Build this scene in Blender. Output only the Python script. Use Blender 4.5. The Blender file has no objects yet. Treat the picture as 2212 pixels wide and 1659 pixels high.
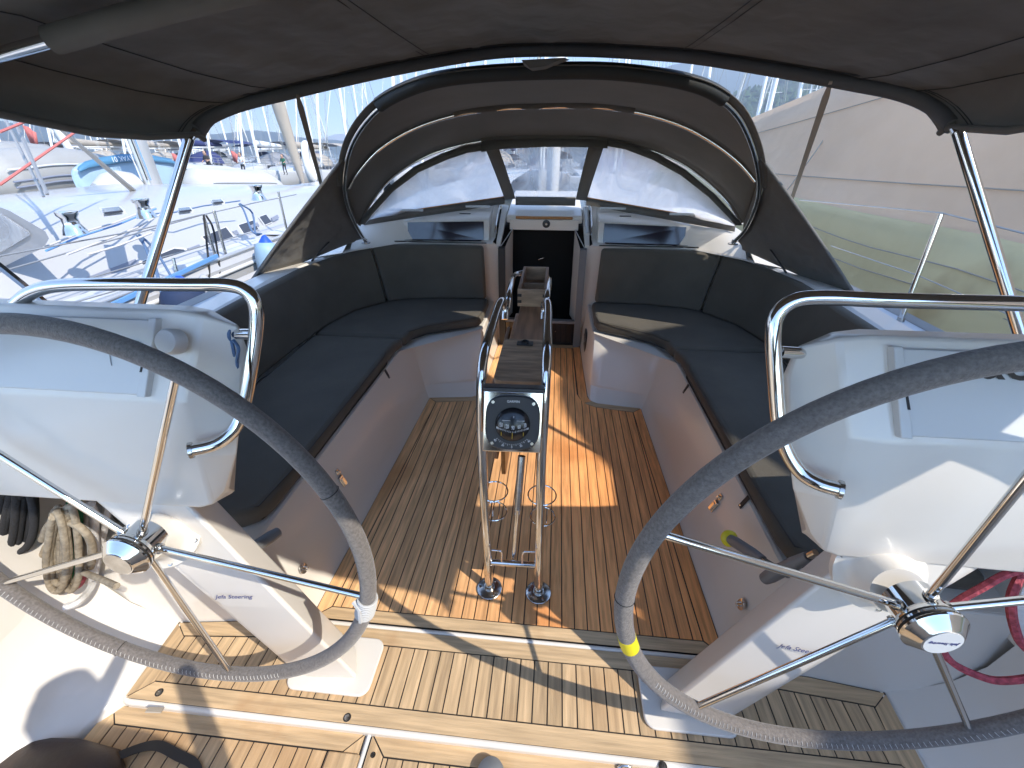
import bpy, bmesh, math, random
import numpy as np
from mathutils import Vector, Matrix

random.seed(7)
S = bpy.context.scene
COL = S.collection

# ------------------------------------------------------------------ camera, world, sun, exposure
FPX = 933.2                                  # focal length for a picture 2212 wide
PHI = math.atan(932/1620); PSI = math.atan(179/math.hypot(1620, 932))
TRIM = math.radians(1.74)                    # the boat floats slightly bow-up: deck frame -> world
CAM = np.array([0.096, 0.0, 1.62])
cF = np.array([-math.sin(PSI)*math.cos(PHI), math.cos(PSI)*math.cos(PHI), -math.sin(PHI)])
cR = np.array([math.cos(PSI), math.sin(PSI), 0.0]); cU = np.cross(cR, cF)
RT = Matrix.Rotation(TRIM, 4, 'X')
cam_d = bpy.data.cameras.new('camera'); cam = bpy.data.objects.new('camera', cam_d); COL.objects.link(cam)
cam_d.sensor_width = 36; cam_d.lens = 36*FPX/2212; cam_d.clip_start = 0.05; cam_d.clip_end = 12000
m = Matrix.Identity(4)
for i in range(3):
    m[i][0] = cR[i]; m[i][1] = cU[i]; m[i][2] = -cF[i]; m[i][3] = CAM[i]
cam.matrix_world = RT @ m
S.camera = cam

SUN_EL, SUN_AZ = math.radians(41), math.radians(122)      # azimuth clockwise from the bow
w = bpy.data.worlds.new('World'); S.world = w; w.use_nodes = True
nt = w.node_tree; nt.nodes.clear()
sky = nt.nodes.new('ShaderNodeTexSky'); sky.sky_type = 'NISHITA'; sky.sun_disc = False
sky.sun_elevation = SUN_EL; sky.sun_rotation = SUN_AZ; sky.air_density = 0.7; sky.dust_density = 0.0; sky.ozone_density = 1.4
bg = nt.nodes.new('ShaderNodeBackground'); bg.inputs[1].default_value = 0.15
wo = nt.nodes.new('ShaderNodeOutputWorld')
nt.links.new(sky.outputs[0], bg.inputs[0]); nt.links.new(bg.outputs[0], wo.inputs[0])
sd = bpy.data.lights.new('sun', 'SUN'); sd.energy = 2.0; sd.angle = math.radians(0.53); sd.color = (1.0, 0.94, 0.84)
sun = bpy.data.objects.new('sun', sd); COL.objects.link(sun)
to_sun = Vector((math.cos(SUN_EL)*math.sin(SUN_AZ), math.cos(SUN_EL)*math.cos(SUN_AZ), math.sin(SUN_EL)))
sun.rotation_euler = to_sun.to_track_quat('Z', 'Y').to_euler(); sun.location = (20, -10, 20)
S.view_settings.view_transform = 'Standard'; S.view_settings.look = 'None'
S.view_settings.gamma = 1.0; S.view_settings.use_curve_mapping = False
S.view_settings.exposure = 2.05
S.cycles.max_bounces = 8; S.cycles.transparent_max_bounces = 12; S.cycles.caustics_reflective = False; S.cycles.caustics_refractive = False

# ------------------------------------------------------------------ measuring helpers (deck frame)
def ray(x, y): return (x-1106)*cR + (829.5-y)*cU + FPX*cF
def onz(x, y, z=0.0):
    d = ray(x, y); return CAM + (z-CAM[2])/d[2]*d
def onx(x, y, X):
    d = ray(x, y); return CAM + (X-CAM[0])/d[0]*d
def ony(x, y, Y):
    d = ray(x, y); return CAM + (Y-CAM[1])/d[1]*d
def onp(x, y, p0, n):
    d = ray(x, y); return CAM + np.dot(np.array(p0)-CAM, n)/np.dot(d, n)*d

# ------------------------------------------------------------------ materials
def mat(name, col, rough=0.5, metal=0.0, **k):
    m = bpy.data.materials.new(name); m.use_nodes = True
    n = m.node_tree.nodes; l = m.node_tree.links; b = n['Principled BSDF']
    b.inputs['Base Color'].default_value = (*col, 1); b.inputs['Roughness'].default_value = rough
    b.inputs['Metallic'].default_value = metal
    b.inputs['Coat Weight'].default_value = k.get('coat', 0.0); b.inputs['Coat Roughness'].default_value = 0.08
    if 'sheen' in k: b.inputs['Sheen Weight'].default_value = k['sheen']
    tc = n.new('ShaderNodeTexCoord'); mp = n.new('ShaderNodeMapping')
    l.new(tc.outputs['Object'], mp.inputs['Vector']); mp.inputs['Scale'].default_value = k.get('stretch', (1, 1, 1))
    vec = mp.outputs['Vector']
    if k.get('rand'):
        oi = n.new('ShaderNodeObjectInfo'); ad = n.new('ShaderNodeVectorMath'); ad.operation = 'ADD'
        sc = n.new('ShaderNodeMath'); sc.operation = 'MULTIPLY'; sc.inputs[1].default_value = 37.0
        l.new(oi.outputs['Random'], sc.inputs[0]); l.new(vec, ad.inputs[0]); l.new(sc.outputs[0], ad.inputs[1]); vec = ad.outputs[0]
    var = k.get('var')          # (scale, low factor, high factor)
    colout = None
    if var:
        nz = n.new('ShaderNodeTexNoise'); nz.inputs['Scale'].default_value = var[0]; nz.inputs['Detail'].default_value = 5
        l.new(vec, nz.inputs['Vector'])
        mr = n.new('ShaderNodeMapRange'); mr.inputs[1].default_value = 0.32; mr.inputs[2].default_value = 0.68
        mr.inputs[3].default_value = var[1]; mr.inputs[4].default_value = var[2]; l.new(nz.outputs['Fac'], mr.inputs[0])
        vm = n.new('ShaderNodeVectorMath'); vm.operation = 'SCALE'; vm.inputs[0].default_value = col
        l.new(mr.outputs[0], vm.inputs['Scale']); colout = vm.outputs[0]
        if k.get('rand'):
            m2 = n.new('ShaderNodeMapRange'); m2.inputs[3].default_value = 1-k['rand']; m2.inputs[4].default_value = 1+k['rand']
            l.new(oi.outputs['Random'], m2.inputs[0])
            v2 = n.new('ShaderNodeVectorMath'); v2.operation = 'SCALE'; l.new(colout, v2.inputs[0]); l.new(m2.outputs[0], v2.inputs['Scale']); colout = v2.outputs[0]
        if k.get('stain'):      # (scale, colour): shaped stains
            s2 = n.new('ShaderNodeTexNoise'); s2.inputs['Scale'].default_value = k['stain'][0]; s2.inputs['Detail'].default_value = 4
            l.new(tc.outputs['Object'], s2.inputs['Vector'])
            r2 = n.new('ShaderNodeMapRange'); r2.inputs[1].default_value = k['stain'][2]; r2.inputs[2].default_value = k['stain'][2]+0.14; l.new(s2.outputs['Fac'], r2.inputs[0])
            mx = n.new('ShaderNodeMixRGB'); mx.inputs[2].default_value = (*k['stain'][1], 1)
            l.new(r2.outputs[0], mx.inputs[0]); l.new(colout, mx.inputs[1]); colout = mx.outputs[0]
        l.new(colout, b.inputs['Base Color'])
    bump = k.get('bump')        # list of (scale, strength, distance)
    prev = None
    for bs in (bump or []):
        nb = n.new('ShaderNodeTexNoise'); nb.inputs['Scale'].default_value = bs[0]; nb.inputs['Detail'].default_value = 3
        l.new(vec, nb.inputs['Vector'])
        bp = n.new('ShaderNodeBump'); bp.inputs['Strength'].default_value = bs[1]; bp.inputs['Distance'].default_value = bs[2]
        l.new(nb.outputs['Fac'], bp.inputs['Height'])
        if prev: l.new(prev, bp.inputs['Normal'])
        prev = bp.outputs['Normal']
    if k.get('weave'):          # woven cloth: two crossed wave bands
        for d in ('X', 'Y'):
            wv = n.new('ShaderNodeTexWave'); wv.bands_direction = d; wv.inputs['Scale'].default_value = k['weave']
            l.new(tc.outputs['Object'], wv.inputs['Vector'])
            bp = n.new('ShaderNodeBump'); bp.inputs['Strength'].default_value = 0.25; bp.inputs['Distance'].default_value = 0.001
            l.new(wv.outputs['Fac'], bp.inputs['Height'])
            if prev: l.new(prev, bp.inputs['Normal'])
            prev = bp.outputs['Normal']
    if prev: l.new(prev, b.inputs['Normal'])
    if k.get('trans'):          # cloth that lets some sunlight through
        tl = n.new('ShaderNodeBsdfTranslucent'); tl.inputs[0].default_value = (*k['trans'][1], 1); ms = n.new('ShaderNodeMixShader'); ms.inputs[0].default_value = k['trans'][0]
        l.new(b.outputs[0], ms.inputs[1]); l.new(tl.outputs[0], ms.inputs[2]); l.new(ms.outputs[0], n['Material Output'].inputs[0])
    if k.get('rvar'):
        nr = n.new('ShaderNodeTexNoise'); nr.inputs['Scale'].default_value = k['rvar'][0]; l.new(vec, nr.inputs['Vector'])
        mr2 = n.new('ShaderNodeMapRange'); mr2.inputs[3].default_value = k['rvar'][1]; mr2.inputs[4].default_value = k['rvar'][2]
        l.new(nr.outputs['Fac'], mr2.inputs[0]); l.new(mr2.outputs[0], b.inputs['Roughness'])
    return m

M = {}
M['gel'] = mat('gelcoat', (0.74, 0.69, 0.62), 0.28, coat=0.25, var=(1.2, 0.97, 1.01))
M['gelgrey'] = mat('gelcoat_grey_nonskid', (0.60, 0.61, 0.62), 0.6, var=(6, 0.9, 1.05), bump=[(260, 0.4, 0.002)])
M['teaky'] = mat('teak_planks', (0.55, 0.38, 0.215), 0.55, stretch=(14, 0.9, 14), var=(5, 0.72, 1.22), rand=0.13, bump=[(22, 0.5, 0.002)], stain=(1.4, (0.42, 0.24, 0.11), 0.52))
M['teakx'] = mat('teak_boards', (0.55, 0.385, 0.22), 0.55, stretch=(0.9, 14, 14), var=(5, 0.75, 1.2), rand=0.08, bump=[(22, 0.5, 0.002)], stain=(3.0, (0.42, 0.24, 0.11), 0.60))
M['teakdark'] = mat('weathered_table_teak', (0.40, 0.27, 0.17), 0.5, stretch=(2, 10, 10), var=(4, 0.6, 1.35), rand=0.1, bump=[(20, 0.4, 0.001)])
M['teakdarky'] = mat('weathered_table_teak_lengthwise', (0.33, 0.18, 0.10), 0.5, stretch=(10, 1, 10), var=(4, 0.7, 1.25), rand=0.1, bump=[(20, 0.3, 0.001)])
M['teakwarm'] = mat('varnished_teak', (0.42, 0.19, 0.06), 0.3, stretch=(2, 10, 10), var=(5, 0.8, 1.2))
# warm reflected glow painted into the sole planks, redder towards starboard
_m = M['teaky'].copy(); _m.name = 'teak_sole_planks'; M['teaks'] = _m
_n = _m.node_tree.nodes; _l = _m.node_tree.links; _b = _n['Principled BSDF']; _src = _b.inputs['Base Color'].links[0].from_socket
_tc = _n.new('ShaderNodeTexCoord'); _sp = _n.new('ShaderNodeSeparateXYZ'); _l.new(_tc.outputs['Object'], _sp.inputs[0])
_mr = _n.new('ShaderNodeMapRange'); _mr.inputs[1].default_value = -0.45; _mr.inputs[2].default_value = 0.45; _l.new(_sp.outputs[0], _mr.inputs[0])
_mx = _n.new('ShaderNodeMixRGB'); _mx.blend_type = 'MULTIPLY'; _br = _n.new('ShaderNodeMixRGB'); _br.blend_type = 'MULTIPLY'; _br.inputs[0].default_value = 1.0; _br.inputs[2].default_value = (1.45, 1.22, 1.0, 1); _l.new(_src, _br.inputs[1]); _src = _br.outputs[0]; _mx.inputs[2].default_value = (1.10, 0.80, 0.58, 1); _l.new(_mr.outputs[0], _mx.inputs[0]); _l.new(_src, _mx.inputs[1]); _l.new(_mx.outputs[0], _b.inputs['Base Color'])  # extra brightness for the dimly lit sole is put into its colour
M['caulk'] = mat('black_caulk', (0.018, 0.016, 0.015), 0.6)
M['steel'] = mat('polished_stainless_steel', (0.72, 0.71, 0.69), 0.09, 1.0, rvar=(14, 0.05, 0.14), bump=[(3, 0.04, 0.01)])
M['steeld'] = mat('worn_stainless_steel', (0.55, 0.53, 0.50), 0.22, 1.0, var=(30, 0.8, 1.1))
M['canvasd'] = mat('dark_padded_canvas', (0.028, 0.031, 0.031), 0.7, bump=[(9, 0.4, 0.01)])
M['hem'] = mat('grey_hem_webbing', (0.10, 0.10, 0.105), 0.8, weave=420)
M['canvas'] = mat('charcoal_canvas', (0.140, 0.133, 0.124), 0.85, sheen=0.1, trans=(0.05, (0.06, 0.058, 0.05)), var=(3, 0.85, 1.15), bump=[(2.2, 0.9, 0.09), (7, 0.5, 0.02)])
M['canvasin'] = mat('grey_canvas_lining', (0.19, 0.178, 0.162), 0.85, trans=(0.35, (0.22, 0.20, 0.175)), sheen=0.2, var=(3, 0.85, 1.15), weave=420, bump=[(4, 0.5, 0.02)])
M['cush'] = mat('charcoal_cushion_cloth', (0.095, 0.082, 0.062), 0.85, sheen=0.08, var=(4, 0.85, 1.15), weave=500, bump=[(9, 0.35, 0.01), (60, 0.15, 0.002)])
M['piping'] = mat('dark_piping', (0.05, 0.042, 0.036), 0.7)
M['leather'] = mat('grey_suede_leather', (0.150, 0.130, 0.115), 0.85, sheen=0.3, var=(170, 0.72, 1.25), bump=[(350, 0.7, 0.002), (60, 0.3, 0.002)])
M['stitch'] = mat('pale_thread', (0.62, 0.60, 0.56), 0.7)
M['yellow'] = mat('yellow_tape', (0.75, 0.62, 0.02), 0.45)
M['cord'] = mat('grey_whipping_cord', (0.50, 0.49, 0.47), 0.8, bump=[(200, 0.5, 0.002)])
M['black'] = mat('black_plastic', (0.022, 0.023, 0.026), 0.4)
M['domeb'] = mat('compass_dome_black', (0.010, 0.011, 0.014), 0.22)
M['blackg'] = mat('black_gloss', (0.008, 0.008, 0.01), 0.06, coat=0.5)
M['purple'] = mat('smoked_acrylic', (0.012, 0.006, 0.014), 0.08, coat=0.6)
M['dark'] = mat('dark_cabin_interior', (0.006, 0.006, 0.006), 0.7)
M['greyp'] = mat('grey_plastic', (0.17, 0.175, 0.18), 0.45)
M['pod'] = mat('light_grey_instrument_cover', (0.62, 0.62, 0.61), 0.38)
M['white'] = mat('white_print', (0.8, 0.8, 0.8), 0.5)
M['inkblue'] = mat('blue_ink', (0.08, 0.09, 0.22), 0.5)
M['yprint'] = mat('yellow_line', (0.7, 0.5, 0.03), 0.5)
M['bag'] = mat('brown_leather', (0.034, 0.020, 0.017), 0.5, var=(8, 0.7, 1.3), bump=[(80, 0.3, 0.003)])
M['strapc'] = mat('brown_grey_webbing', (0.16, 0.14, 0.115), 0.8)
M['strap'] = mat('black_leather_strap', (0.018, 0.015, 0.014), 0.5)
M['tan'] = mat('beige_tent_canvas', (0.86, 0.62, 0.42), 0.85, trans=(0.3, (0.88, 0.62, 0.40)), var=(0.6, 0.9, 1.06), bump=[(0.8, 0.7, 0.25), (3, 0.3, 0.04)])
M['olive'] = mat('pale_green_tent_skirt', (0.80, 0.69, 0.40), 0.8, trans=(0.3, (0.55, 0.52, 0.33)), var=(0.5, 0.88, 1.08), bump=[(1.5, 0.6, 0.1)], stain=(0.9, (0.45, 0.33, 0.18), 0.58))
M['ropeb'] = mat('beige_rope', (0.33, 0.27, 0.19), 0.85, bump=[(160, 0.9, 0.004)], var=(60, 0.7, 1.2))
M['ropek'] = mat('black_rope', (0.022, 0.022, 0.024), 0.9, bump=[(120, 0.9, 0.004)])
M['roper'] = mat('red_rope', (0.36, 0.06, 0.075), 0.85, bump=[(160, 0.9, 0.004)], var=(90, 0.65, 1.5))
M['ropeg'] = mat('green_rope', (0.02, 0.25, 0.11), 0.8, bump=[(160, 0.9, 0.004)])
M['ropew'] = mat('white_rope', (0.66, 0.64, 0.62), 0.8, bump=[(160, 0.9, 0.004)])
M['ropebl'] = mat('blue_rope', (0.10, 0.17, 0.30), 0.8, bump=[(160, 0.9, 0.004)])
M['hull'] = mat('white_hull_paint', (0.45, 0.445, 0.44), 0.25, coat=0.3)
M['alu'] = mat('grey_aluminium_mast', (0.62, 0.61, 0.59), 0.35, 0.6)
M['mastw'] = mat('white_mast_paint', (0.80, 0.80, 0.78), 0.4)
M['wire'] = mat('rigging_wire', (0.45, 0.43, 0.40), 0.35, 0.7)
M['lineblue'] = mat('blue_stripe', (0.14, 0.32, 0.62), 0.5)
M['linegrey'] = mat('grey_stripe', (0.22, 0.24, 0.30), 0.5)
M['bootred'] = mat('red_web', (0.55, 0.16, 0.14), 0.7)
M['sailgrey'] = mat('grey_sail_cover', (0.26, 0.26, 0.27), 0.85, bump=[(6, 0.5, 0.03)])
M['sailblue'] = mat('navy_sail_cover', (0.035, 0.045, 0.14), 0.85)
M['sailtan'] = mat('tan_sail_cover', (0.40, 0.35, 0.29), 0.85, bump=[(6, 0.5, 0.03)])
M['sailwhite'] = mat('white_sail_cloth', (0.74, 0.73, 0.70), 0.8, bump=[(5, 0.5, 0.03)])
M['dinghy'] = mat('pale_grey_rubber', (0.50, 0.495, 0.48), 0.6, var=(3, 0.92, 1.04))
M['dinghyg'] = mat('grey_rubber', (0.34, 0.335, 0.32), 0.6, var=(3, 0.92, 1.04))
M['kayak'] = mat('blue_polyethylene', (0.32, 0.44, 0.54), 0.4, var=(3, 0.9, 1.1))
M['kayakd'] = mat('deep_blue_polyethylene', (0.08, 0.22, 0.36), 0.4)
M['fnavy'] = mat('navy_fender_cover', (0.015, 0.03, 0.075), 0.8)
M['fblue'] = mat('pale_blue_fender', (0.28, 0.42, 0.55), 0.5)
M['bluebright'] = mat('bright_blue_vinyl', (0.02, 0.09, 0.55), 0.4)
M['skin'] = mat('skin', (0.45, 0.27, 0.19), 0.6)
M['cloth1'] = mat('dark_tshirt', (0.045, 0.04, 0.042), 0.8)
M['cloth2'] = mat('white_shirt', (0.68, 0.70, 0.74), 0.8)
M['cloth3'] = mat('green_shirt', (0.02, 0.12, 0.07), 0.8)
M['trous'] = mat('dark_trousers', (0.03, 0.03, 0.035), 0.8)
M['hair'] = mat('dark_hair', (0.015, 0.011, 0.009), 0.7)
M['glassb'] = mat('boat_window', (0.05, 0.055, 0.07), 0.1)
M['hillgreen'] = mat('forest_hillside', (0.060, 0.085, 0.030), 0.95, var=(0.09, 0.5, 1.6))
M['hillfar'] = mat('far_hillside', (0.055, 0.075, 0.05), 0.95, var=(0.012, 0.6, 1.4))
M['snow'] = mat('snow', (0.75, 0.76, 0.78), 0.9)

# clear vinyl, slightly milky and wrinkled
def vinyl(name, clear, milk):
    m = bpy.data.materials.new(name); m.use_nodes = True; n = m.node_tree.nodes; l = m.node_tree.links; n.clear()
    out = n.new('ShaderNodeOutputMaterial'); tr = n.new('ShaderNodeBsdfTransparent'); df = n.new('ShaderNodeBsdfDiffuse'); tl = n.new('ShaderNodeBsdfTranslucent')
    gl = n.new('ShaderNodeBsdfGlossy'); gl.inputs['Roughness'].default_value = 0.12
    tr.inputs[0].default_value = (0.93, 0.94, 0.95, 1); df.inputs[0].default_value = (0.85, 0.86, 0.88, 1); tl.inputs[0].default_value = (0.97, 0.97, 0.98, 1)
    tc = n.new('ShaderNodeTexCoord'); mp = n.new('ShaderNodeMapping'); mp.inputs['Scale'].default_value = (1.2, 1.2, 0.7); mp.inputs['Rotation'].default_value = (0.3, 0.5, 0.7)
    nz = n.new('ShaderNodeTexNoise'); nz.inputs['Scale'].default_value = 3.2; nz.inputs['Detail'].default_value = 6; nz.inputs['Distortion'].default_value = 1.6
    l.new(tc.outputs['Object'], mp.inputs[0]); l.new(mp.outputs[0], nz.inputs['Vector'])
    bp = n.new('ShaderNodeBump'); bp.inputs['Strength'].default_value = 0.45; bp.inputs['Distance'].default_value = 0.05; l.new(nz.outputs['Fac'], bp.inputs['Height'])
    for b in (df, tl, gl): l.new(bp.outputs[0], b.inputs['Normal'])
    a = n.new('ShaderNodeMixShader'); a.inputs[0].default_value = 0.65; l.new(df.outputs[0], a.inputs[1]); l.new(tl.outputs[0], a.inputs[2])
    b2 = n.new('ShaderNodeMixShader'); l.new(tr.outputs[0], b2.inputs[1]); l.new(a.outputs[0], b2.inputs[2])
    mr = n.new('ShaderNodeMapRange'); mr.inputs[1].default_value = 0.3; mr.inputs[2].default_value = 0.7; mr.inputs[3].default_value = max(0, milk-0.2); mr.inputs[4].default_value = min(1, milk+0.2)
    l.new(nz.outputs['Fac'], mr.inputs[0]); l.new(mr.outputs[0], b2.inputs[0])
    c = n.new('ShaderNodeMixShader'); c.inputs[0].default_value = 1-clear; l.new(b2.outputs[0], c.inputs[1]); l.new(gl.outputs[0], c.inputs[2])
    l.new(c.outputs[0], out.inputs[0]); return m
M['vinylc'] = vinyl('clear_vinyl', 0.84, 0.40)
M['vinyls'] = vinyl('milky_vinyl', 0.93, 0.88)

# ------------------------------------------------------------------ object helpers
BOAT = []            # top-level objects built in the deck frame (turned by the trim at the end)
def _link(name, me, mt, parent, world=False):
    o = bpy.data.objects.new(name, me); COL.objects.link(o)
    if mt is not None and me is not None and not me.materials: me.materials.append(mt if not isinstance(mt, str) else M[mt])
    if parent is not None: o.parent = parent
    elif not world: BOAT.append(o)
    return o
def mesh(name, vs, fs, mt, parent=None, smooth=None, world=False):
    me = bpy.data.meshes.new(name); me.from_pydata([tuple(map(float, v)) for v in vs], [], fs); me.update()
    bm = bmesh.new(); bm.from_mesh(me); bmesh.ops.recalc_face_normals(bm, faces=bm.faces[:]); bm.to_mesh(me); bm.free()
    if smooth is not None:
        me.shade_smooth(); me.set_sharp_from_angle(angle=math.radians(smooth))
    return _link(name, me, mt, parent, world)
def tag(o, label=None, cat=None, group=None, kind=None):
    if label: o['label'] = label
    if cat: o['category'] = cat
    if group: o['group'] = group
    if kind: o['kind'] = kind
    return o
def empty(name, loc=(0, 0, 0), label=None, cat=None, group=None, world=False):
    o = bpy.data.objects.new(name, None); COL.objects.link(o); o.location = loc; o.empty_display_size = 0.1
    if not world: BOAT.append(o)
    return tag(o, label, cat, group)
class MB:
    """collects several shapes into one mesh"""
    def __init__(s): s.v = []; s.f = []
    def add(s, vs, fs):
        k = len(s.v); s.v += [tuple(map(float, v)) for v in vs]; s.f += [tuple(i+k for i in f) for f in fs]; return s
    def build(s, name, mt, parent=None, smooth=None, world=False): return mesh(name, s.v, s.f, mt, parent, smooth, world)
def gbox(a, b):
    x0, y0, z0 = a; x1, y1, z1 = b
    return [(x0,y0,z0),(x1,y0,z0),(x1,y1,z0),(x0,y1,z0),(x0,y0,z1),(x1,y0,z1),(x1,y1,z1),(x0,y1,z1)], [(0,3,2,1),(4,5,6,7),(0,1,5,4),(1,2,6,5),(2,3,7,6),(3,0,4,7)]
def gprism(poly, z0, z1):
    n = len(poly)
    vs = [(p[0], p[1], z0) for p in poly] + [(p[0], p[1], z1) for p in poly]
    return vs, [tuple(range(n))[::-1], tuple(range(n, 2*n))] + [(i, (i+1) % n, n+(i+1) % n, n+i) for i in range(n)]
def gloft(rings, closed=True, caps=True):
    n = len(rings[0]); vs = [p for r in rings for p in r]; fs = []
    for k in range(len(rings)-1):
        for i in range(n if closed else n-1):
            j = (i+1) % n; fs.append((k*n+i, k*n+j, (k+1)*n+j, (k+1)*n+i))
    if closed and caps: fs += [tuple(range(n))[::-1], tuple(range((len(rings)-1)*n, len(rings)*n))]
    return vs, fs
def smoothpts(pts, k=6, closed=False):
    P = [np.array(p, float) for p in pts]; out = []; n = len(P)
    rng = range(n if closed else n-1)
    for i in rng:
        if closed: a, b, c, d = P[(i-1) % n], P[i], P[(i+1) % n], P[(i+2) % n]
        else: a = P[i-1] if i > 0 else 2*P[0]-P[1]; b = P[i]; c = P[i+1]; d = P[i+2] if i+2 < n else 2*P[-1]-P[-2]
        for j in range(k):
            t = j/k; out.append(0.5*((2*b)+(c-a)*t+(2*a-5*b+4*c-d)*t*t+(3*b-a-3*c+d)*t**3))
    if not closed: out.append(P[-1])
    return out
def fillet(pts, r=0.05, k=5):
    P = [np.array(p, float) for p in pts]; out = [P[0]]
    for i in range(1, len(P)-1):
        a, b, c = P[i-1], P[i], P[i+1]; la = np.linalg.norm(a-b); lc = np.linalg.norm(c-b); q = min(r, la*.45, lc*.45)
        s = b+(a-b)/la*q; e = b+(c-b)/lc*q
        for j in range(k+1):
            t = j/k; out.append((1-t)**2*s+2*t*(1-t)*b+t*t*e)
    out.append(P[-1]); return out
def gtube(pts, r, n=10, closed=False, caps=True):
    P = [np.array(p, float) for p in pts]; N = len(P)
    R = r if hasattr(r, '__len__') else [r]*N
    T = []
    for i in range(N):
        a = P[i-1] if (i > 0 or closed) else P[i]; b = P[(i+1) % N] if (i < N-1 or closed) else P[i]
        t = b-a; T.append(t/(np.linalg.norm(t)+1e-12))
    up = np.array([0, 0, 1.0]) if abs(T[0][2]) < 0.9 else np.array([1.0, 0, 0])
    u = np.cross(T[0], up); u /= np.linalg.norm(u); rings = []
    for i in range(N):
        u = u - T[i]*np.dot(u, T[i]); u /= np.linalg.norm(u)+1e-12; v = np.cross(T[i], u)
        rings.append([P[i]+R[i]*(math.cos(2*math.pi*j/n)*u+math.sin(2*math.pi*j/n)*v) for j in range(n)])
    vs, fs = gloft(rings, True, caps and not closed)
    if closed:
        k = (N-1)*n
        # best rotational match of last ring onto the first
        best = min(range(n), key=lambda s: sum(np.linalg.norm(rings[-1][j]-rings[0][(j+s) % n]) for j in range(n)))
        fs += [(k+j, k+(j+1) % n, (j+1+best) % n, (j+best) % n) for j in range(n)]
    return vs, fs
def tube(name, pts, r, mt, parent=None, n=10, closed=False, world=False):
    vs, fs = gtube(pts, r, n, closed); return mesh(name, vs, fs, mt, parent, 50, world)
def glathe(prof, n=24, c=(0, 0, 0), ax=(0, 0, 1)):
    """prof: list of (radius, height) along axis ax from c"""
    ax = np.array(ax, float); ax /= np.linalg.norm(ax); up = np.array([0, 0, 1.0]) if abs(ax[2]) < 0.9 else np.array([1.0, 0, 0])
    u = np.cross(up, ax); u /= np.linalg.norm(u); v = np.cross(ax, u); c = np.array(c, float)
    rings = [[c+ax*h+max(r, 1e-5)*(math.cos(2*math.pi*j/n)*u+math.sin(2*math.pi*j/n)*v) for j in range(n)] for r, h in prof]
    return gloft(rings, True, True)
def lathe(name, prof, mt, parent=None, n=24, c=(0, 0, 0), ax=(0, 0, 1), world=False, smooth=35):
    vs, fs = glathe(prof, n, c, ax); return mesh(name, vs, fs, mt, parent, smooth, world)
def box(name, a, b, mt, parent=None, bev=0, world=False, seg=2):
    vs, fs = gbox(a, b); o = mesh(name, vs, fs, mt, parent, None, world)
    if bev: bevel(o, bev, seg)
    return o
def bevel(o, wd, seg=2, ang=30):
    md = o.modifiers.new('bevel', 'BEVEL'); md.width = wd; md.segments = seg; md.limit_method = 'ANGLE'; md.angle_limit = math.radians(ang)
    o.data.shade_smooth(); md.harden_normals = False; o.data.set_sharp_from_angle(angle=math.radians(60)); return o
def solid(o, t, off=0):
    md = o.modifiers.new('solidify', 'SOLIDIFY'); md.thickness = t; md.offset = off; return o
def mir(p, s): return (p[0]*s, p[1], p[2]) if len(p) == 3 else (p[0]*s, p[1])
def text(name, body, size, mt, parent, loc, xdir, ydir, shear=0.0, world=False, align='CENTER', thick=0.0003, sx=1.0, bold=0.0):
    cu = bpy.data.curves.new(name, 'FONT'); cu.body = body; cu.size = size; cu.align_x = align; cu.align_y = 'CENTER'; cu.shear = shear; cu.extrude = thick; cu.resolution_u = 3; cu.offset = bold
    t = bpy.data.objects.new('tmp', cu); COL.objects.link(t)
    dg = bpy.context.evaluated_depsgraph_get(); me = bpy.data.meshes.new_from_object(t.evaluated_get(dg)); bpy.data.objects.remove(t)
    X = Vector(xdir).normalized(); Y = Vector(ydir).normalized(); Z = X.cross(Y).normalized(); Y = Z.cross(X)
    mm = Matrix.Identity(4)
    for i in range(3): mm[i][0] = X[i]*sx; mm[i][1] = Y[i]; mm[i][2] = Z[i]; mm[i][3] = loc[i]
    me.transform(mm); me.materials.clear()
    return _link(name, me, mt, parent, world)
def clip(poly, nx, ny, c):
    """keep the part of a 2-D polygon where nx*x+ny*y <= c"""
    out = []
    for i in range(len(poly)):
        a, b = poly[i], poly[(i+1) % len(poly)]; da = nx*a[0]+ny*a[1]-c; db = nx*b[0]+ny*b[1]-c
        if da <= 0: out.append(a)
        if da*db < 0:
            t = da/(da-db); out.append((a[0]+(b[0]-a[0])*t, a[1]+(b[1]-a[1])*t))
    return out
def slab(name, poly, z0, z1, mt, parent):
    vs, fs = gprism(poly, z0, z1); return mesh(name, vs, fs, mt, parent)
def dup(root, mtx, label=None, world=True):
    r = root.copy(); COL.objects.link(r); r.matrix_world = mtx
    if label: r['label'] = label
    if not world: BOAT.append(r)
    for ch in list(root.children):
        c = ch.copy(); COL.objects.link(c); c.parent = r
        for g in list(ch.children):
            d = g.copy(); COL.objects.link(d); d.parent = c
    return r
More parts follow.
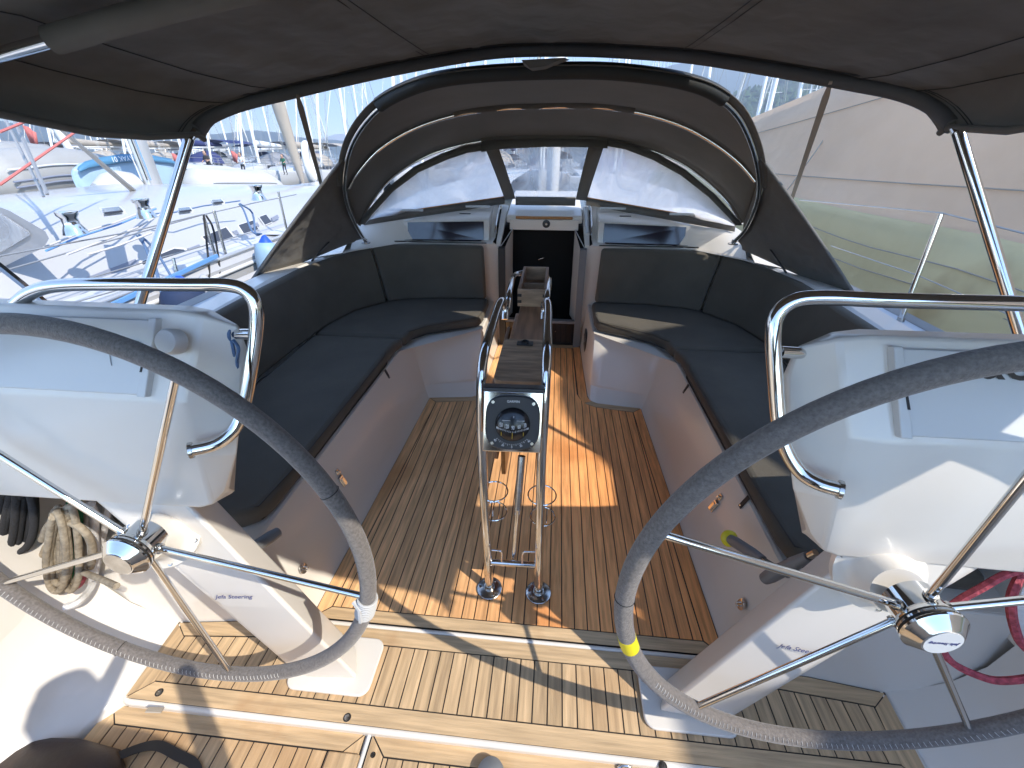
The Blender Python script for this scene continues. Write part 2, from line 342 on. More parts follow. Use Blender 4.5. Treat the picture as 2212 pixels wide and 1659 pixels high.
# ================================================================== COCKPIT SOLE (teak planks on caulk)
X0, PIT, GAP = 0.096, 0.0484, 0.0045
def interp(x, tab):
    x = abs(x)
    if x <= tab[0][0]: return tab[0][1]
    for a, b in zip(tab, tab[1:]):
        if x <= b[0]: return a[1]+(b[1]-a[1])*(x-a[0])/(b[0]-a[0])
    return tab[-1][1]
sole = empty('cockpit_sole', (0, 0, 0)); sole['kind'] = 'structure'
out = [(.36, 3.545), (.372, 3.1), (.382, 2.673), (.395, 2.635), (.418, 2.608), (.444, 2.594), (.60, 2.572), (.735, 2.555), (.772, .925)]
poly = [(x, y) for x, y in out] + [(-x, y) for x, y in out[::-1]]
slab('caulk_bed', poly, -.03, -.0022, 'caulk', sole)
inn = [(.315, 2.70), (.335, 2.62), (.37, 2.572), (.43, 2.538), (.675, 2.497)]
for k in range(-18, 17):
    a, b = X0+PIT*k+GAP/2, X0+PIT*(k+1)-GAP/2
    if min(abs(a), abs(b)) > .70: continue
    mid = (a+b)/2
    if abs(mid) < .30:
        p = [(a, .9755), (b, .9755), (b, 3.477), (a, 3.477)]
        for s in (-1, 1): p = clip(p, s*1, 0.018, .309+.018*2.65)
    elif abs(mid) < .338:
        sg = 1 if mid > 0 else -1; i_, o_ = sorted((abs(a), abs(b))); yo = interp(o_, inn)
        p = [(sg*i_, .9755), (sg*o_, .9755), (sg*o_, yo), (sg*.3075, 2.70), (sg*.2945, 3.477), (sg*i_, 3.477)]
    else:
        ys = [interp(a, inn), interp((a*2+b)/3, inn), interp((a+2*b)/3, inn), interp(b, inn)]
        p = [(a, .9755), (b, .9755), (b, ys[3]), ((a+2*b)/3, ys[2]), ((a*2+b)/3, ys[1]), (a, ys[0])]
    for s in (-1, 1): p = clip(p, s, .0226, .676+.0226*2.497)
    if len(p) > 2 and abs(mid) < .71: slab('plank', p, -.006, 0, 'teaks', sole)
for s in (-1, 1):
    g = .002
    def MP(L): return [(x*s, y) for x, y in L]
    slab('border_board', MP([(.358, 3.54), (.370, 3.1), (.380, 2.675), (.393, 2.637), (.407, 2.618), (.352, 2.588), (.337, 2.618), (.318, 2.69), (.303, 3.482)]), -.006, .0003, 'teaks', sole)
    slab('border_board', MP([(.411, 2.615), (.444, 2.592), (.60, 2.570), (.733, 2.553), (.677, 2.502), (.43, 2.542), (.375, 2.572), (.357, 2.585)]), -.006, .0003, 'teakx', sole)
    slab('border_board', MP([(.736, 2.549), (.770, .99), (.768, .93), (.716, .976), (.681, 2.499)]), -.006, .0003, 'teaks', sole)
slab('border_board', [(-.766, .926), (.766, .926), (.712, .971), (-.712, .971)], -.006, .0003, 'teakx', sole)
slab('border_board', [(-.355, 3.541), (.355, 3.541), (.301, 3.484), (-.301, 3.484)], -.006, .0003, 'teakx', sole)
mb = MB(); mb.add(*gtube([(-.79, .9125, -.006), (.79, .9125, -.006)], .0085, 10)); mb.build('white_edge_strip', 'gel', sole, 50)

# ---- helm platform
plat = empty('helm_platform', (0, 0, 0)); plat['kind'] = 'structure'
PO = [(-.79, .9035), (.79, .9035), (.80, .893), (1.04, .883), (1.272, .857), (1.256, .599), (-1.256, .599), (-1.272, .857), (-1.04, .883), (-.80, .893)]
slab('caulk_bed', PO, -.05, -.0022, 'caulk', plat)
fw = [(0, .845), (.78, .842), (1.215, .806)]
for k in range(-28, 26):
    a, b = X0+PIT*k+GAP/2, X0+PIT*(k+1)-GAP/2
    p = [(a, .6575), (b, .6575), (b, interp(b, fw)), (a, interp(a, fw))]
    for s in (-1, 1): p = clip(p, s, -.05, 1.206-.05*.81)
    if len(p) > 2 and abs(a+b)/2 < 1.2: slab('plank', p, -.006, 0, 'teaky', plat)
slab('border_board', [(-.79, .9025), (.79, .9025), (.79, .8475), (0, .849), (-.79, .8475)], -.006, .0003, 'teakx', plat)
for s in (-1, 1):
    def MP(L): return [(x*s, y) for x, y in L]
    slab('border_board', MP([(.795, .8905), (1.04, .8805), (1.268, .853), (1.214, .811), (.795, .8465)]), -.006, .0003, 'teakx', plat)
    slab('border_board', MP([(1.270, .850), (1.255, .603), (1.197, .655), (1.212, .806)]), -.006, .0003, 'teaky', plat)
slab('border_board', [(-1.251, .6), (1.251, .6), (1.193, .653), (-1.193, .653)], -.006, .0003, 'teakx', plat)
e = fillet([(-1.262, .86, -.012), (-1.262, .594, -.012), (1.262, .594, -.012), (1.262, .86, -.012)], .03)
mb = MB(); mb.add(*gtube(e, .011, 10)); mb.add(*gbox((-1.25, .59, -.055), (1.25, .60, -.012))); mb.build('white_edge_strip', 'gel', plat, 50)
for q in [(344, 1496), (750, 1550), (1432, 1655)]:
    c = onz(*q, 0)
    o = lathe('deck_screw', [(.0125, -.002), (.0125, .0012), (.0095, .0016), (.0095, .0006), (0, .0006)], 'caulk', plat, 18, c)
    lathe('screw_head', [(.0088, 0), (.0088, .0018), (.003, .002), (.003, .001), (0, .001)], 'steeld', o, 16, c)

# ---- aft hatch lids, a step lower
Z3 = -.042
def lid(name, x0, x1, xl_aft, xr_aft, lab):
    t = empty(name, (0, 0, 0), lab, 'deck hatch', 'teak hatch lids behind the wheels')
    P = [(x0, .592), (x1, .592), (xr_aft, -.55), (xl_aft, -.55)]
    slab('lid_panel', [(x0-.004, .594), (x1+.004, .594), (xr_aft+.004, -.55), (xl_aft-.004, -.55)], Z3-.05, Z3-.010, 'gel', t)
    slab('caulk_bed', P, Z3-.02, Z3-.0022, 'caulk', t)
    bw = .052
    slab('border_board', [(x0+.004, .5915), (x1-.004, .5915), (x1-bw-.002, .543), (x0+bw+.002, .543)], Z3-.006, Z3+.0003, 'teakx', t)
    slab('border_board', [(x0, .590), (x0+bw-.002, .541), (xl_aft+bw-.002, -.55), (xl_aft, -.55)], Z3-.006, Z3+.0003, 'teaky', t)
    slab('border_board', [(x1, .590), (x1-bw+.002, .541), (xr_aft-bw+.002, -.55), (xr_aft, -.55)], Z3-.006, Z3+.0003, 'teaky', t)
    for k in range(-30, 32):
        a, b = X0+PIT*k+GAP/2, X0+PIT*(k+1)-GAP/2
        if b < x0 or a > x1: continue
        p = [(a, -.5), (b, -.5), (b, .538), (a, .538)]
        sl = (x0-xl_aft)/(.592+.55); sr = (xr_aft-x1)/(.592+.55)
        p = clip(p, -1, sl, -(x0+bw+.002)+sl*.592); p = clip(p, 1, sr, x1-bw-.002+sr*.592)
        if len(p) > 2: slab('plank', p, Z3-.006, Z3, 'teaky', t)
    return t
lidL = lid('hatch_lid', -1.31, -.433, -1.42, -.433, 'left teak planked hatch lid behind the port wheel, with the brown bag on it')
lidR = lid('hatch_lid', -.407, 1.31, -.407, 1.42, 'wide right teak planked hatch lid behind the starboard wheel')
mb = MB(); mb.add(*gtube([(-.420, .594, Z3-.004), (-.420, -.5, Z3-.004)], .007, 8)); gr = mb.build('gutter_strip', 'pod', lidR, 50)
c = onz(806, 1631, Z3); sc = lathe('deck_screw', [(.008, -.002), (.008, .0016), (0, .0016)], 'steeld', lidR, 14, c)
# recessed wooden grip block in the left lid
a0 = onz(738, 1600, Z3)
gb = box('grip_block', (a0[0]-.025, .40, Z3-.001), (a0[0]+.075, .537, Z3+.012), 'teaky', lidL, .004)

# ================================================================== COCKPIT MOULDING
mo = empty('cockpit_moulding', (0, 0, 0)); mo['kind'] = 'structure'
for s in (-1, 1):
    B = [(.362, 3.57), (.372, 3.1), (.384, 2.69), (.396, 2.637), (.42, 2.610), (.448, 2.595), (.60, 2.574), (.725, 2.56), (.740, 2.545), (.747, 2.2), (.762, 1.5), (.774, 1.0), (.776, .915), (.80, .893), (1.04, .885), (1.276, .858), (1.7, .83)]
    T = [(.395, 3.57), (.40, 3.1), (.405, 2.98), (.418, 2.945), (.448, 2.925), (.50, 2.90), (.66, 2.82), (.80, 2.73), (.86, 2.66), (.895, 2.5), (.90, 1.5), (.90, 1.0), (.905, .955), (.94, .93), (1.1, .92), (1.3, .91), (1.7, .90)]
    mid = [(b[0]*.72+t[0]*.28, b[1]*.72+t[1]*.28) for b, t in zip(B, T)]
    mid2 = [(b[0]*.22+t[0]*.78, b[1]*.22+t[1]*.78) for b, t in zip(B, T)]
    rings = [[(x*s, y, -.004) for x, y in B], [(x*s, y, .075) for x, y in mid], [(x*s, y, .092) for x, y in mid], [(x*s, y, .30) for x, y in mid2], [(x*s, y, .375) for x, y in T]]
    rings.append([(x*s, y, .382) for x, y in [(p[0]+.012, p[1]+(.0 if i < 3 else .01 if i > 12 else .006)) for i, p in enumerate(T)]])
    mb = MB(); mb.add(*gloft(rings, False)); o = mb.build('seat_locker_front', 'gel', mo, 32)
    # seat pan
    mb = MB(); mb.add([(.41*s, 3.57, .381), (.41*s, 2.93, .381), (.90*s, 2.5, .381), (.91*s, .93, .381), (1.72*s, .9, .381), (1.72*s, 3.57, .381)], [(0, 1, 2, 3, 4, 5)]); mb.build('seat_pan', 'gel', mo)
    # coaming: inner wall, top and side deck
    W = [(1.30, 3.60), (1.45, 3.30), (1.56, 2.95), (1.62, 2.5), (1.60, 1.9), (1.56, 1.3), (1.52, .9), (1.50, .4), (1.49, -.2), (1.47, -1.0)]
    O = [(1.75, 3.60), (1.78, 3.30), (1.80, 2.95), (1.82, 2.5), (1.81, 1.9), (1.79, 1.3), (1.77, .9), (1.75, .4), (1.72, -.2), (1.66, -1.0)]
    D = [(2.00, 3.60), (2.02, 3.30), (2.04, 2.95), (2.05, 2.5), (2.05, 1.9), (2.04, 1.3), (2.02, .9), (1.99, .4), (1.94, -.2), (1.86, -1.0)]
    ztop = [.86, .86, .855, .85, .84, .83, .82, .81, .80, .78]
    r = [[(x*s, y, .30) for x, y in W], [((x+.01)*s, y, z-.02) for (x, y), z in zip(W, ztop)], [((x+.035)*s, y, z) for (x, y), z in zip(W, ztop)],
         [((x-.03)*s, y, z-.01) for (x, y), z in zip(O, ztop)], [(x*s, y, z-.05) for (x, y), z in zip(O, ztop)], [((x+.01)*s, y, .755) for (x, y) in O]]
    mb = MB(); mb.add(*gloft(r, False)); mb.build('coaming', 'gel', mo, 40)
    r = [[((x+.012)*s, y, .752) for (x, y) in O], [(x*s, y, .735) for (x, y) in D]]
    mb = MB(); mb.add(*gloft(r, False)); mb.build('side_deck', 'gelgrey', mo, 40)
    r = [[(x*s, y, .737) for (x, y) in D], [((x+.01)*s, y, .77) for (x, y) in D], [((x+.03)*s, y, .76) for (x, y) in D], [((x+.02)*s, y, .5) for (x, y) in D], [((x-.15)*s, y, -.55) for (x, y) in D]]
    mb = MB(); mb.add(*gloft(r, False)); mb.build('topsides', 'hull', mo, 40)
    # helm well side, curving up outboard
    ys = [.862, .60, .52, .2, -.3, -1.0]
    bx = [1.268, 1.262, 1.325, 1.36, 1.40, 1.42]
    r = []
    for dx, z in ((0, -.05), (.002, -.012), (.02, .006), (.09, .03), (.17, .09), (.23, .19), (.27, .33), (.30, .55), (.305, .79)):
        r.append([((min(x+dx, 1.40+dx*.42))*s, y, z + (Z3*(1-min(1, dx/.2)) if y < .6 else 0)) for x, y in zip(bx, ys)])
    mb = MB(); mb.add(*gloft(r, False)); mb.build('helm_well_side', 'gel', mo, 50)
# bin edge beside the port wheel that holds the rope tails
e0 = [onz(-60, 1290, .30), onz(24, 1212, .30), onz(146, 1319, .30), onz(245, 1420, .30)]
# bulkhead round the companionway
mb = MB()
for s in (-1, 1):
    mb.add(*gloft([[(.352*s, 3.548, -.004), (.352*s, 3.548, .845)], [(.395*s, 3.545, -.004), (.392*s, 3.545, .875)], [(1.35*s, 3.50, .30), (1.35*s, 3.50, .875)]], False))
mb.build('bulkhead', 'gel', mo, 30)
# stern closing panels behind the camera
mb = MB(); mb.add([(-1.9, -1.0, -.55), (1.9, -1.0, -.55), (1.86, -1.0, .75), (-1.86, -1.0, .75)], [(0, 1, 2, 3)]); mb.build('transom', 'gel', mo)

# ---- cabin top
ct = empty('cabin_top', (0, 0, 0)); ct['kind'] = 'structure'
for s in (-1, 1):
    xs = [.392, .45, .7, 1.0, 1.15, 1.25, 1.35, 1.45]
    def r0(x): return (x*s, 3.49-max(0, x-1.1)*1.15, .873)
    def r3(x): return (x*s, 3.98-.50*(x-.35), 1.135-.11*(x-.35))
    rows = []
    rows.append([r0(x) for x in xs]); 
    for t, dz in ((.05, .0), (.36, -.075), (.62, -.03), (1, 0)):
        rows.append([(x*s, r0(x)[1]*(1-t)+r3(x)[1]*t, r0(x)[2]*(1-t)+r3(x)[2]*t+dz) for x in xs])
    rows.append([(x*s, 5.2, 1.20-.06*x*x) for x in xs]); rows.append([(x*.9*s, 8.0, 1.15-.06*x*x) for x in xs])
    mb = MB(); mb.add(*gloft(rows, False)); mb.build('roof_moulding', 'gel', ct, 40)
    # outboard shoulder down to the side deck
    rr = [[(1.45*s, 3.087, .873), (1.45*s, 3.43, 1.014), (1.45*s, 5.2, 1.07), (1.3*s, 8.0, 1.0)], [(1.62*s, 3.0, .86), (1.70*s, 3.6, .80), (1.72*s, 5.2, .78), (1.5*s, 8, .8)], [(2.0*s, 3.0, .735), (2.0*s, 3.6, .735), (1.95*s, 5.2, .735), (1.7*s, 8, .77)]]
    mb = MB(); mb.add(*gloft(rr, False)); mb.build('roof_shoulder', 'gel', ct, 40)
    # instrument pod: housing, dark acrylic front, lid and ledge
    hs = [(.44, 3.59), (1.13, 3.57)]
    v = []
    y0, y1 = 3.60, 3.93
    prof = [(y0-.03, .872), (y0, 1.035), (y0+.06, 1.058), (y1, 1.10), (y1, .95)]
    ringA = [(.432*s, y, z) for y, z in prof]; ringB = [(1.125*s, y-.03, z-.012) for y, z in prof]
    ringB2 = [(1.20*s, 3.56, .875), (1.19*s, 3.60, .95), (1.185*s, 3.66, .985), (1.18*s, 3.80, 1.02), (1.18*s, 3.80, .93)]
    mb = MB(); mb.add(*gloft([ringA, ringB, ringB2])); h = mb.build('instrument_pod', 'gel', ct, 30); bevel(h, .006)
    mb = MB(); mb.add(*gloft([[(.475*s, y0-.036, .888), (.475*s, y0-.006, 1.026), (.475*s, y0+.01, 1.026), (.475*s, y0, .888)], [(1.09*s, y0-.066, .886), (1.09*s, y0-.036, 1.014), (1.09*s, y0-.01, 1.014), (1.09*s, y0-.02, .886)]])); mb.build('acrylic_front', 'purple', h, 30)
    mb = MB(); mb.add(*gloft([[(.49*s, 3.515, .8895), (.49*s, 3.56, .890)], [(1.11*s, 3.49, .8895), (1.11*s, 3.535, .890)]], False)); mb.build('black_ledge', 'purple', h)
    box('gap_line', (min(.44*s, 1.2*s), 3.470, .880), (max(.44*s, 1.2*s), 3.478, .8875), 'caulk', h)
    for q in (.60, .9): box('vent_slot', (min(q*s, (q+.09)*s), 3.700, 1.063), (max(q*s, (q+.09)*s), 3.712, 1.068), 'caulk', h)
    # hatch rail along the companionway, with a thin chrome handrail
    mb = MB(); mb.add(*gloft([[(.335*s, 3.54, .845), (.335*s, 3.54, .872), (.372*s, 3.54, .872), (.372*s, 3.54, .845)], [(.315*s, 3.98, 1.05), (.315*s, 3.98, 1.10), (.372*s, 3.98, 1.10), (.372*s, 3.98, 1.05)]])); o = mb.build('hatch_rail', 'gel', ct, 30); bevel(o, .005)
    tube('handrail', fillet([(.385*s, 3.62, .93), (.385*s, 3.64, .985), (.385*s, 3.92, 1.115), (.385*s, 3.96, 1.09)], .03), .008, 'steel', ct)
    for q in (.45, .95): box('vinyl_track', (min(q*s, (q+.3)*s), 3.85-.5*(q-.35), 1.10), (max(q*s, (q+.3)*s), 3.87-.5*(q-.35), 1.115), 'gelgrey', ct)
# sliding hatch garage and lintel
mb = MB(); mb.add(*gloft([[(-.315, 3.80, .985), (-.315, 3.80, 1.045), (-.30, 4.45, 1.17), (-.30, 4.45, 1.0)], [(.315, 3.80, .985), (.315, 3.80, 1.045), (.30, 4.45, 1.17), (.30, 4.45, 1.0)]])); g = mb.build('hatch_garage', 'gel', ct, 30); bevel(g, .01)
box('teak_grip', (-.235, 3.785, 1.018), (.235, 3.80, 1.040), 'teakwarm', ct, .004)
lint = box('hatch_lintel', (-.285, 3.775, .935), (.285, 3.795, 1.016), 'gel', ct, .003)
lathe('round_vent', [(.032, 0), (.032, .004), (.024, .006), (.012, .006), (.012, .009), (0, .009)], 'black', lint, 20, (0.02, 3.775, .985), (0, -1, 0))
lathe('vent_button', [(.010, 0), (.010, .003), (0, .003)], 'steeld', lint, 14, (0.02, 3.765, .985), (0, -1, 0))
tube('grey_tube', [(.355, 3.62, .935), (.345, 3.93, 1.09)], .017, 'gelgrey', ct)

# ---- companionway doors, frame and dark cabin
cw = empty('companionway', (0, 3.54, 0), 'open companionway with dark frame posts between the cockpit seats', 'companionway')
for s in (-1, 1):
    vs, fs = gprism([(.352*s, 3.505-3.54), (.352*s, .04), (.300*s, .04), (.300*s, 3.505-3.54)], 0, .838); mesh('frame_post', vs, fs, 'greyp' if s > 0 else 'black', cw)
    mb = MB(); mb.add(*gloft([[(.30*s, .02, .2), (.30*s, .02, .84)], [(.262*s, .24, .2), (.258*s, .24, .94)]], False)); mb.build('jamb', 'gel', cw)
    mb = MB(); mb.add(*gloft([[(.335*s, 0, .84), (.335*s, .02, .85)], [(.26*s, .235, .935), (.26*s, .235, .95)]], False)); mb.build('slide_track', 'gelgrey', cw)
box('lower_washboard', (-.30, 0, .0), (.30, .015, .20), 'blackg', cw)
box('sill_bar', (-.30, -.012, .205), (.30, .03, .232), 'greyp', cw, .003)
box('sill_step', (-.30, .03, .19), (.30, .10, .205), 'gelgrey', cw)
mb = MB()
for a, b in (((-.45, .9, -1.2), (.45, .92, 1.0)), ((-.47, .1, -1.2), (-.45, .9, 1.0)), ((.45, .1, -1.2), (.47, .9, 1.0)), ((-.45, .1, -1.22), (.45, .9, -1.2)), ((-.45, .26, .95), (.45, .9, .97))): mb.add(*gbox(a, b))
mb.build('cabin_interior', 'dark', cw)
tube('bright_handle', [(-.05, .6, .60), (.0, .6, .62)], .006, 'steeld', cw)
c = (.14, -.002, .13); lathe('stud', [(.004, 0), (.004, .003), (0, .003)], 'steel', cw, 10, c, (0, -1, 0))

# ---- fittings on the seat locker fronts
def wallpt(px, py, s):      # on the sloping locker front
    n = np.array([s*.36, 0, -.10]); n = n/np.linalg.norm(n)
    p0 = np.array([s*.79, 0, .09]); p1 = np.array([s*.875, 0, .32]); d = p1-p0; nn = np.array([d[2], 0, -d[0]])
    return onp(px, py, p0, nn), nn/np.linalg.norm(nn)*(-s)
def fitting(kind, px, py, s, lab):
    p, n = wallpt(px, py, s); n = np.array([-s*abs(n[0]), 0, abs(n[2])])
    up = np.array([s*abs(n[2]), 0, abs(n[0])]); f = np.array([0, 1.0, 0])
    t = empty(kind, (0, 0, 0), lab, 'latch' if 'latch' in kind else 'pad eye' if 'eye' in kind else 'strap')
    def bx(name, cu, cf, hu, hf, h0, h1, mt):
        vs = []
        for hh in (h0, h1):
            for a, b in ((-1, -1), (1, -1), (1, 1), (-1, 1)): vs.append(p+up*(cu+a*hu)+f*(cf+b*hf)+n*hh)
        o = mesh(name, vs, [(0, 3, 2, 1), (4, 5, 6, 7), (0, 1, 5, 4), (1, 2, 6, 5), (2, 3, 7, 6), (3, 0, 4, 7)], mt, t); bevel(o, .001); return o
    if kind == 'toggle_latch':
        bx('latch_plate', 0, 0, .028, .016, 0, .003, 'steeld'); bx('latch_lever', -.006, 0, .020, .009, .003, .012, 'steel'); bx('latch_loop', .018, 0, .006, .013, .003, .009, 'steel')
        bx('strike_plate', .048, .006, .013, .012, 0, .003, 'steeld'); bx('strike_hook', .046, .006, .006, .004, .003, .014, 'steel')
    elif kind == 'pad_eye':
        o = mesh('eye_plate', *glathe([(.020, 0), (.020, .003), (.012, .005), (0, .005)], 18, p, n), 'steel', t, 40)
        q = p+n*.006; pts = [q+up*(.010*math.cos(a))+n*(.002+.013*abs(math.sin(a)))+f*0 for a in np.linspace(0, math.pi, 9)]
        mesh('eye_ring', *gtube(pts, .0028, 8), 'steel', t, 50)
    else:
        bx('strap_band', 0, 0, .030, .010, 0, .004, 'piping'); bx('snap_stud', -.02, 0, .004, .004, .004, .007, 'steel')
fitting('toggle_latch', 739, 1038, -1, 'chrome toggle latch on the port seat locker front')
fitting('toggle_latch', 1543, 1092, 1, 'chrome toggle latch on the starboard seat locker front')
fitting('pad_eye', 655, 1228, -1, 'chrome pad eye low on the sunlit port locker front')
fitting('pad_eye', 1602, 1306, 1, 'chrome pad eye low on the starboard locker front behind the wheel')
fitting('snap_strap', 836, 808, -1, 'dark snap strap under the port seat cushion')
fitting('snap_strap', 1482, 840, 1, 'dark snap strap under the forward part of the starboard seat cushion')
fitting('snap_strap', 1608, 1085, 1, 'dark snap strap hanging below the aft starboard seat cushion')
# round snap discs, winch handles in their pockets
def winch_handle(px0, py0, px1, py1, s, lab, yellow):
    a, n = wallpt(px0, py0, s); b, _ = wallpt(px1, py1, s); n = np.array([-s*.94, 0, .33])
    t = empty('winch_handle', (0, 0, 0), lab, 'winch handle')
    a = onx(px0, py0, s*.775); b = onx(px1, py1, s*.80); d = (b-a)/np.linalg.norm(b-a)
    mesh('handle_grip', *gtube([a, a+d*.03, a+d*.14, a+d*.20], [.017, .020, .018, .013], 14), 'greyp', t, 50)
    mesh('handle_arm', *gtube([a+d*.19, a+d*(.32 if yellow else .23)], .009, 12), 'steeld', t, 50)
    if yellow: mesh('end_cap', *gtube([a-d*.022, a-d*.018, a-d*.006, a+d*.004], [.006, .028, .030, .019], 16), 'yellow', t, 50)
winch_handle(1578, 1165, 1690, 1235, 1, 'winch handle with yellow knob end leaning by the starboard seat', True)
winch_handle(600, 1150, 530, 1195, -1, 'grey winch handle tucked behind the port pedestal', False)
winch_handle(1652, 1250, 1720, 1215, 1, 'grey ended winch handle below the yellow knobbed one', False)
# engine panel by the companionway
pts = []
pc = onx(1267, 735, .392); pn = empty('engine_panel', (0, 0, 0), 'black oval engine panel beside the companionway at starboard', 'control panel')
ring = [(pc[1]+.095*math.copysign(abs(math.cos(a))**.7, math.cos(a)), pc[2]+.088*math.copysign(abs(math.sin(a))**.7, math.sin(a))) for a in np.linspace(0, 2*math.pi, 28, endpoint=False)]
mb = MB(); mb.add(*gloft([[(.392, y, z) for y, z in ring], [(.379, y, z) for y, z in ring], [(.377, pc[1]+(y-pc[1])*.93, pc[2]+(z-pc[2])*.93) for y, z in ring]])); mb.build('panel_face', 'black', pn, 40)
for dy, dz in ((-.03, .03), (.03, .03), (0, -.03)): lathe('panel_button', [(.012, 0), (.012, .006), (0, .006)], 'steeld', pn, 14, (.377, pc[1]+dy, pc[2]+dz), (-1, 0, 0))

# ================================================================== CUSHIONS
def cushion(name, poly, z0, z1, lab, rnd=.03, mt='cush', grp='charcoal cockpit cushions'):
    t = empty(name, (0, 0, 0), lab, 'cushion', grp)
    vs, fs = gprism(poly, z0, z1); o = mesh('cover', vs, fs, mt, t); bevel(o, rnd, 4)
    cxy = np.mean(np.array(poly), 0); pp = [np.array((x, y, z0+.018)) for x, y in poly]; pp = [p*.7+.15*pp[i-1]+.15*pp[(i+1) % len(pp)] for i, p in enumerate(pp)]
    mesh('piping', *gtube(pp, .0042, 6, True), 'piping', t, 50)
    mesh('top_piping', *gtube([p*np.array([1, 1, 0])+np.array([0, 0, z1-.004])+(np.append(cxy, 0)-p*np.array([1, 1, 0]))*.012 for p in pp], .0028, 6, True), 'piping', t, 50)
    pts = [(x, y, z0+rnd*.55) for x, y in poly]
    return t, o
for s, side in ((-1, 'port'), (1, 'starboard')):
    MP = lambda L: [(x*s, y) for x, y in L]
    P = MP([(.415, 3.02), (.428, 2.95), (.50, 2.905), (.66, 2.83), (.79, 2.75), (.845, 2.68), (.865, 2.56), (1.50, 2.56), (1.50, 2.95), (1.22, 3.38), (.42, 3.40)])
    cushion('seat_cushion', P, .385, .465, 'charcoal seat cushion across the forward end of the %s bench' % side)
    P = MP([(.87, 2.55), (.898, 2.46), (.90, 1.1), (.915, 1.03), (.97, .985), (1.46, .965), (1.48, 2.0), (1.50, 2.55)])
    cushion('seat_cushion', P, .385, .462, 'long charcoal seat cushion along the %s bench' % side)
    # backrests: lofted slabs leaning outboard
    def back(name, base, topp, zt, lab, thick):
        t = empty(name, (0, 0, 0), lab, 'cushion', 'charcoal backrest cushions')
        n = len(base); bf = [np.array((x*s, y, .468)) for x, y in base]; tf = [np.array((x*s, y, z)) for (x, y), z in zip(topp, zt)]
        ri = []
        for i in range(n):
            d = (bf[min(i+1, n-1)]-bf[max(i-1, 0)]); d[2] = 0; d /= np.linalg.norm(d); nn = np.array([-d[1], d[0], 0])*(-s)
            if nn @ np.array([-bf[i][0], 2-bf[i][1], 0]) > 0: nn = -nn
            ri.append([bf[i], bf[i]*.5+tf[i]*.5-nn*.012, tf[i], tf[i]+nn*thick, bf[i]+nn*thick])
        mb = MB(); mb.add(*gloft(ri)); o = mb.build('cover', 'cush', t); bevel(o, .022, 3, 40); return t
    base = [(.435, 3.335), (.80, 3.315), (1.10, 3.26), (1.20, 3.20)]; top = [(.455, 3.40), (.80, 3.40), (1.16, 3.38), (1.30, 3.30)]
    back('backrest_cushion', base, top, [.872, .875, .872, .868], 'charcoal backrest cushion on the bulkhead at the %s end' % side, .06)
    base = [(1.205, 3.195), (1.38, 2.97), (1.45, 2.7), (1.47, 2.3), (1.47, 1.75)]; top = [(1.305, 3.295), (1.47, 3.02), (1.545, 2.7), (1.56, 2.3), (1.555, 1.75)]
    back('backrest_cushion', base, top, [.868, .862, .86, .855, .85], 'charcoal backrest cushion round the %s corner of the coaming' % side, .05)
    base = [(1.47, 1.74), (1.46, 1.3), (1.44, 1.0)]; top = [(1.555, 1.74), (1.53, 1.3), (1.50, 1.0)]
    back('backrest_cushion', base, top, [.85, .845, .84], 'aft charcoal backrest cushion on the %s coaming beside the helm' % side, .05)
# ================================================================== COCKPIT TABLE
def ond(x, y, dep): return CAM + ray(x, y)/FPX*dep
tb = empty('cockpit_table', (0, 1.11, 0), 'folding cockpit table on chrome legs with drop leaves and compass', 'table')
def TO(o): o.location = (0, -1.11, 0); return o          # table parts are given in deck coordinates
legs = {-1: [(1057, 1268, 1.11), (1052, 1180, 1.14), (1046, 1080, 1.19), (1042, 985, 1.235), (1039, 900, 1.27), (1039, 835, 1.30), (1042, 790, 1.335), (1049, 752, 1.40), (1063, 705, 1.56), (1075, 668, 1.72), (1082, 652, 1.80), (1088, 652, 1.85), (1091, 668, 1.86), (1091, 690, 1.84)],
         1: [(1163, 1280, 1.11), (1164, 1190, 1.14), (1167, 1090, 1.19), (1170, 990, 1.235), (1175, 900, 1.27), (1178, 835, 1.30), (1180, 790, 1.335), (1182, 752, 1.40), (1183, 705, 1.56), (1184, 668, 1.72), (1182, 653, 1.80), (1178, 653, 1.85), (1176, 668, 1.86), (1175, 690, 1.84)]}
for s in (-1, 1):
    pts = smoothpts([ony(*q) for q in legs[s]], 5)
    TO(tube('leg', pts, .0175, 'steel', tb, 16))
    f = ony(*legs[s][0]); f[2] = 0
    o = TO(lathe('leg_flange', [(.052, 0), (.052, .005), (.048, .008), (.022, .010), (.0205, .025), (.0175, .026)], 'steeld', tb, 28, f))
    for a in (60, 180, 300):
        lathe('flange_screw', [(.006, 0), (.006, .0025), (0, .0025)], 'steel', o, 10, (f[0]+.037*math.cos(math.radians(a)), f[1]+.037*math.sin(math.radians(a)), .008))
    # second loop round the bottle box
    if s < 0: L = [(1093, 672, 2.10), (1097, 660, 2.12), (1099, 640, 2.16), (1103, 622, 2.28), (1107, 606, 2.45), (1111, 597, 2.62), (1118, 592, 2.70), (1135, 589, 2.72)]
    else: L = [(1178, 672, 2.10), (1180, 660, 2.12), (1182, 640, 2.16), (1184, 622, 2.28), (1186, 606, 2.45), (1184, 597, 2.62), (1176, 591, 2.70), (1150, 589, 2.72)]
    TO(tube('handrail', smoothpts([ony(*q) for q in L], 5), .0165, 'steel', tb, 14))
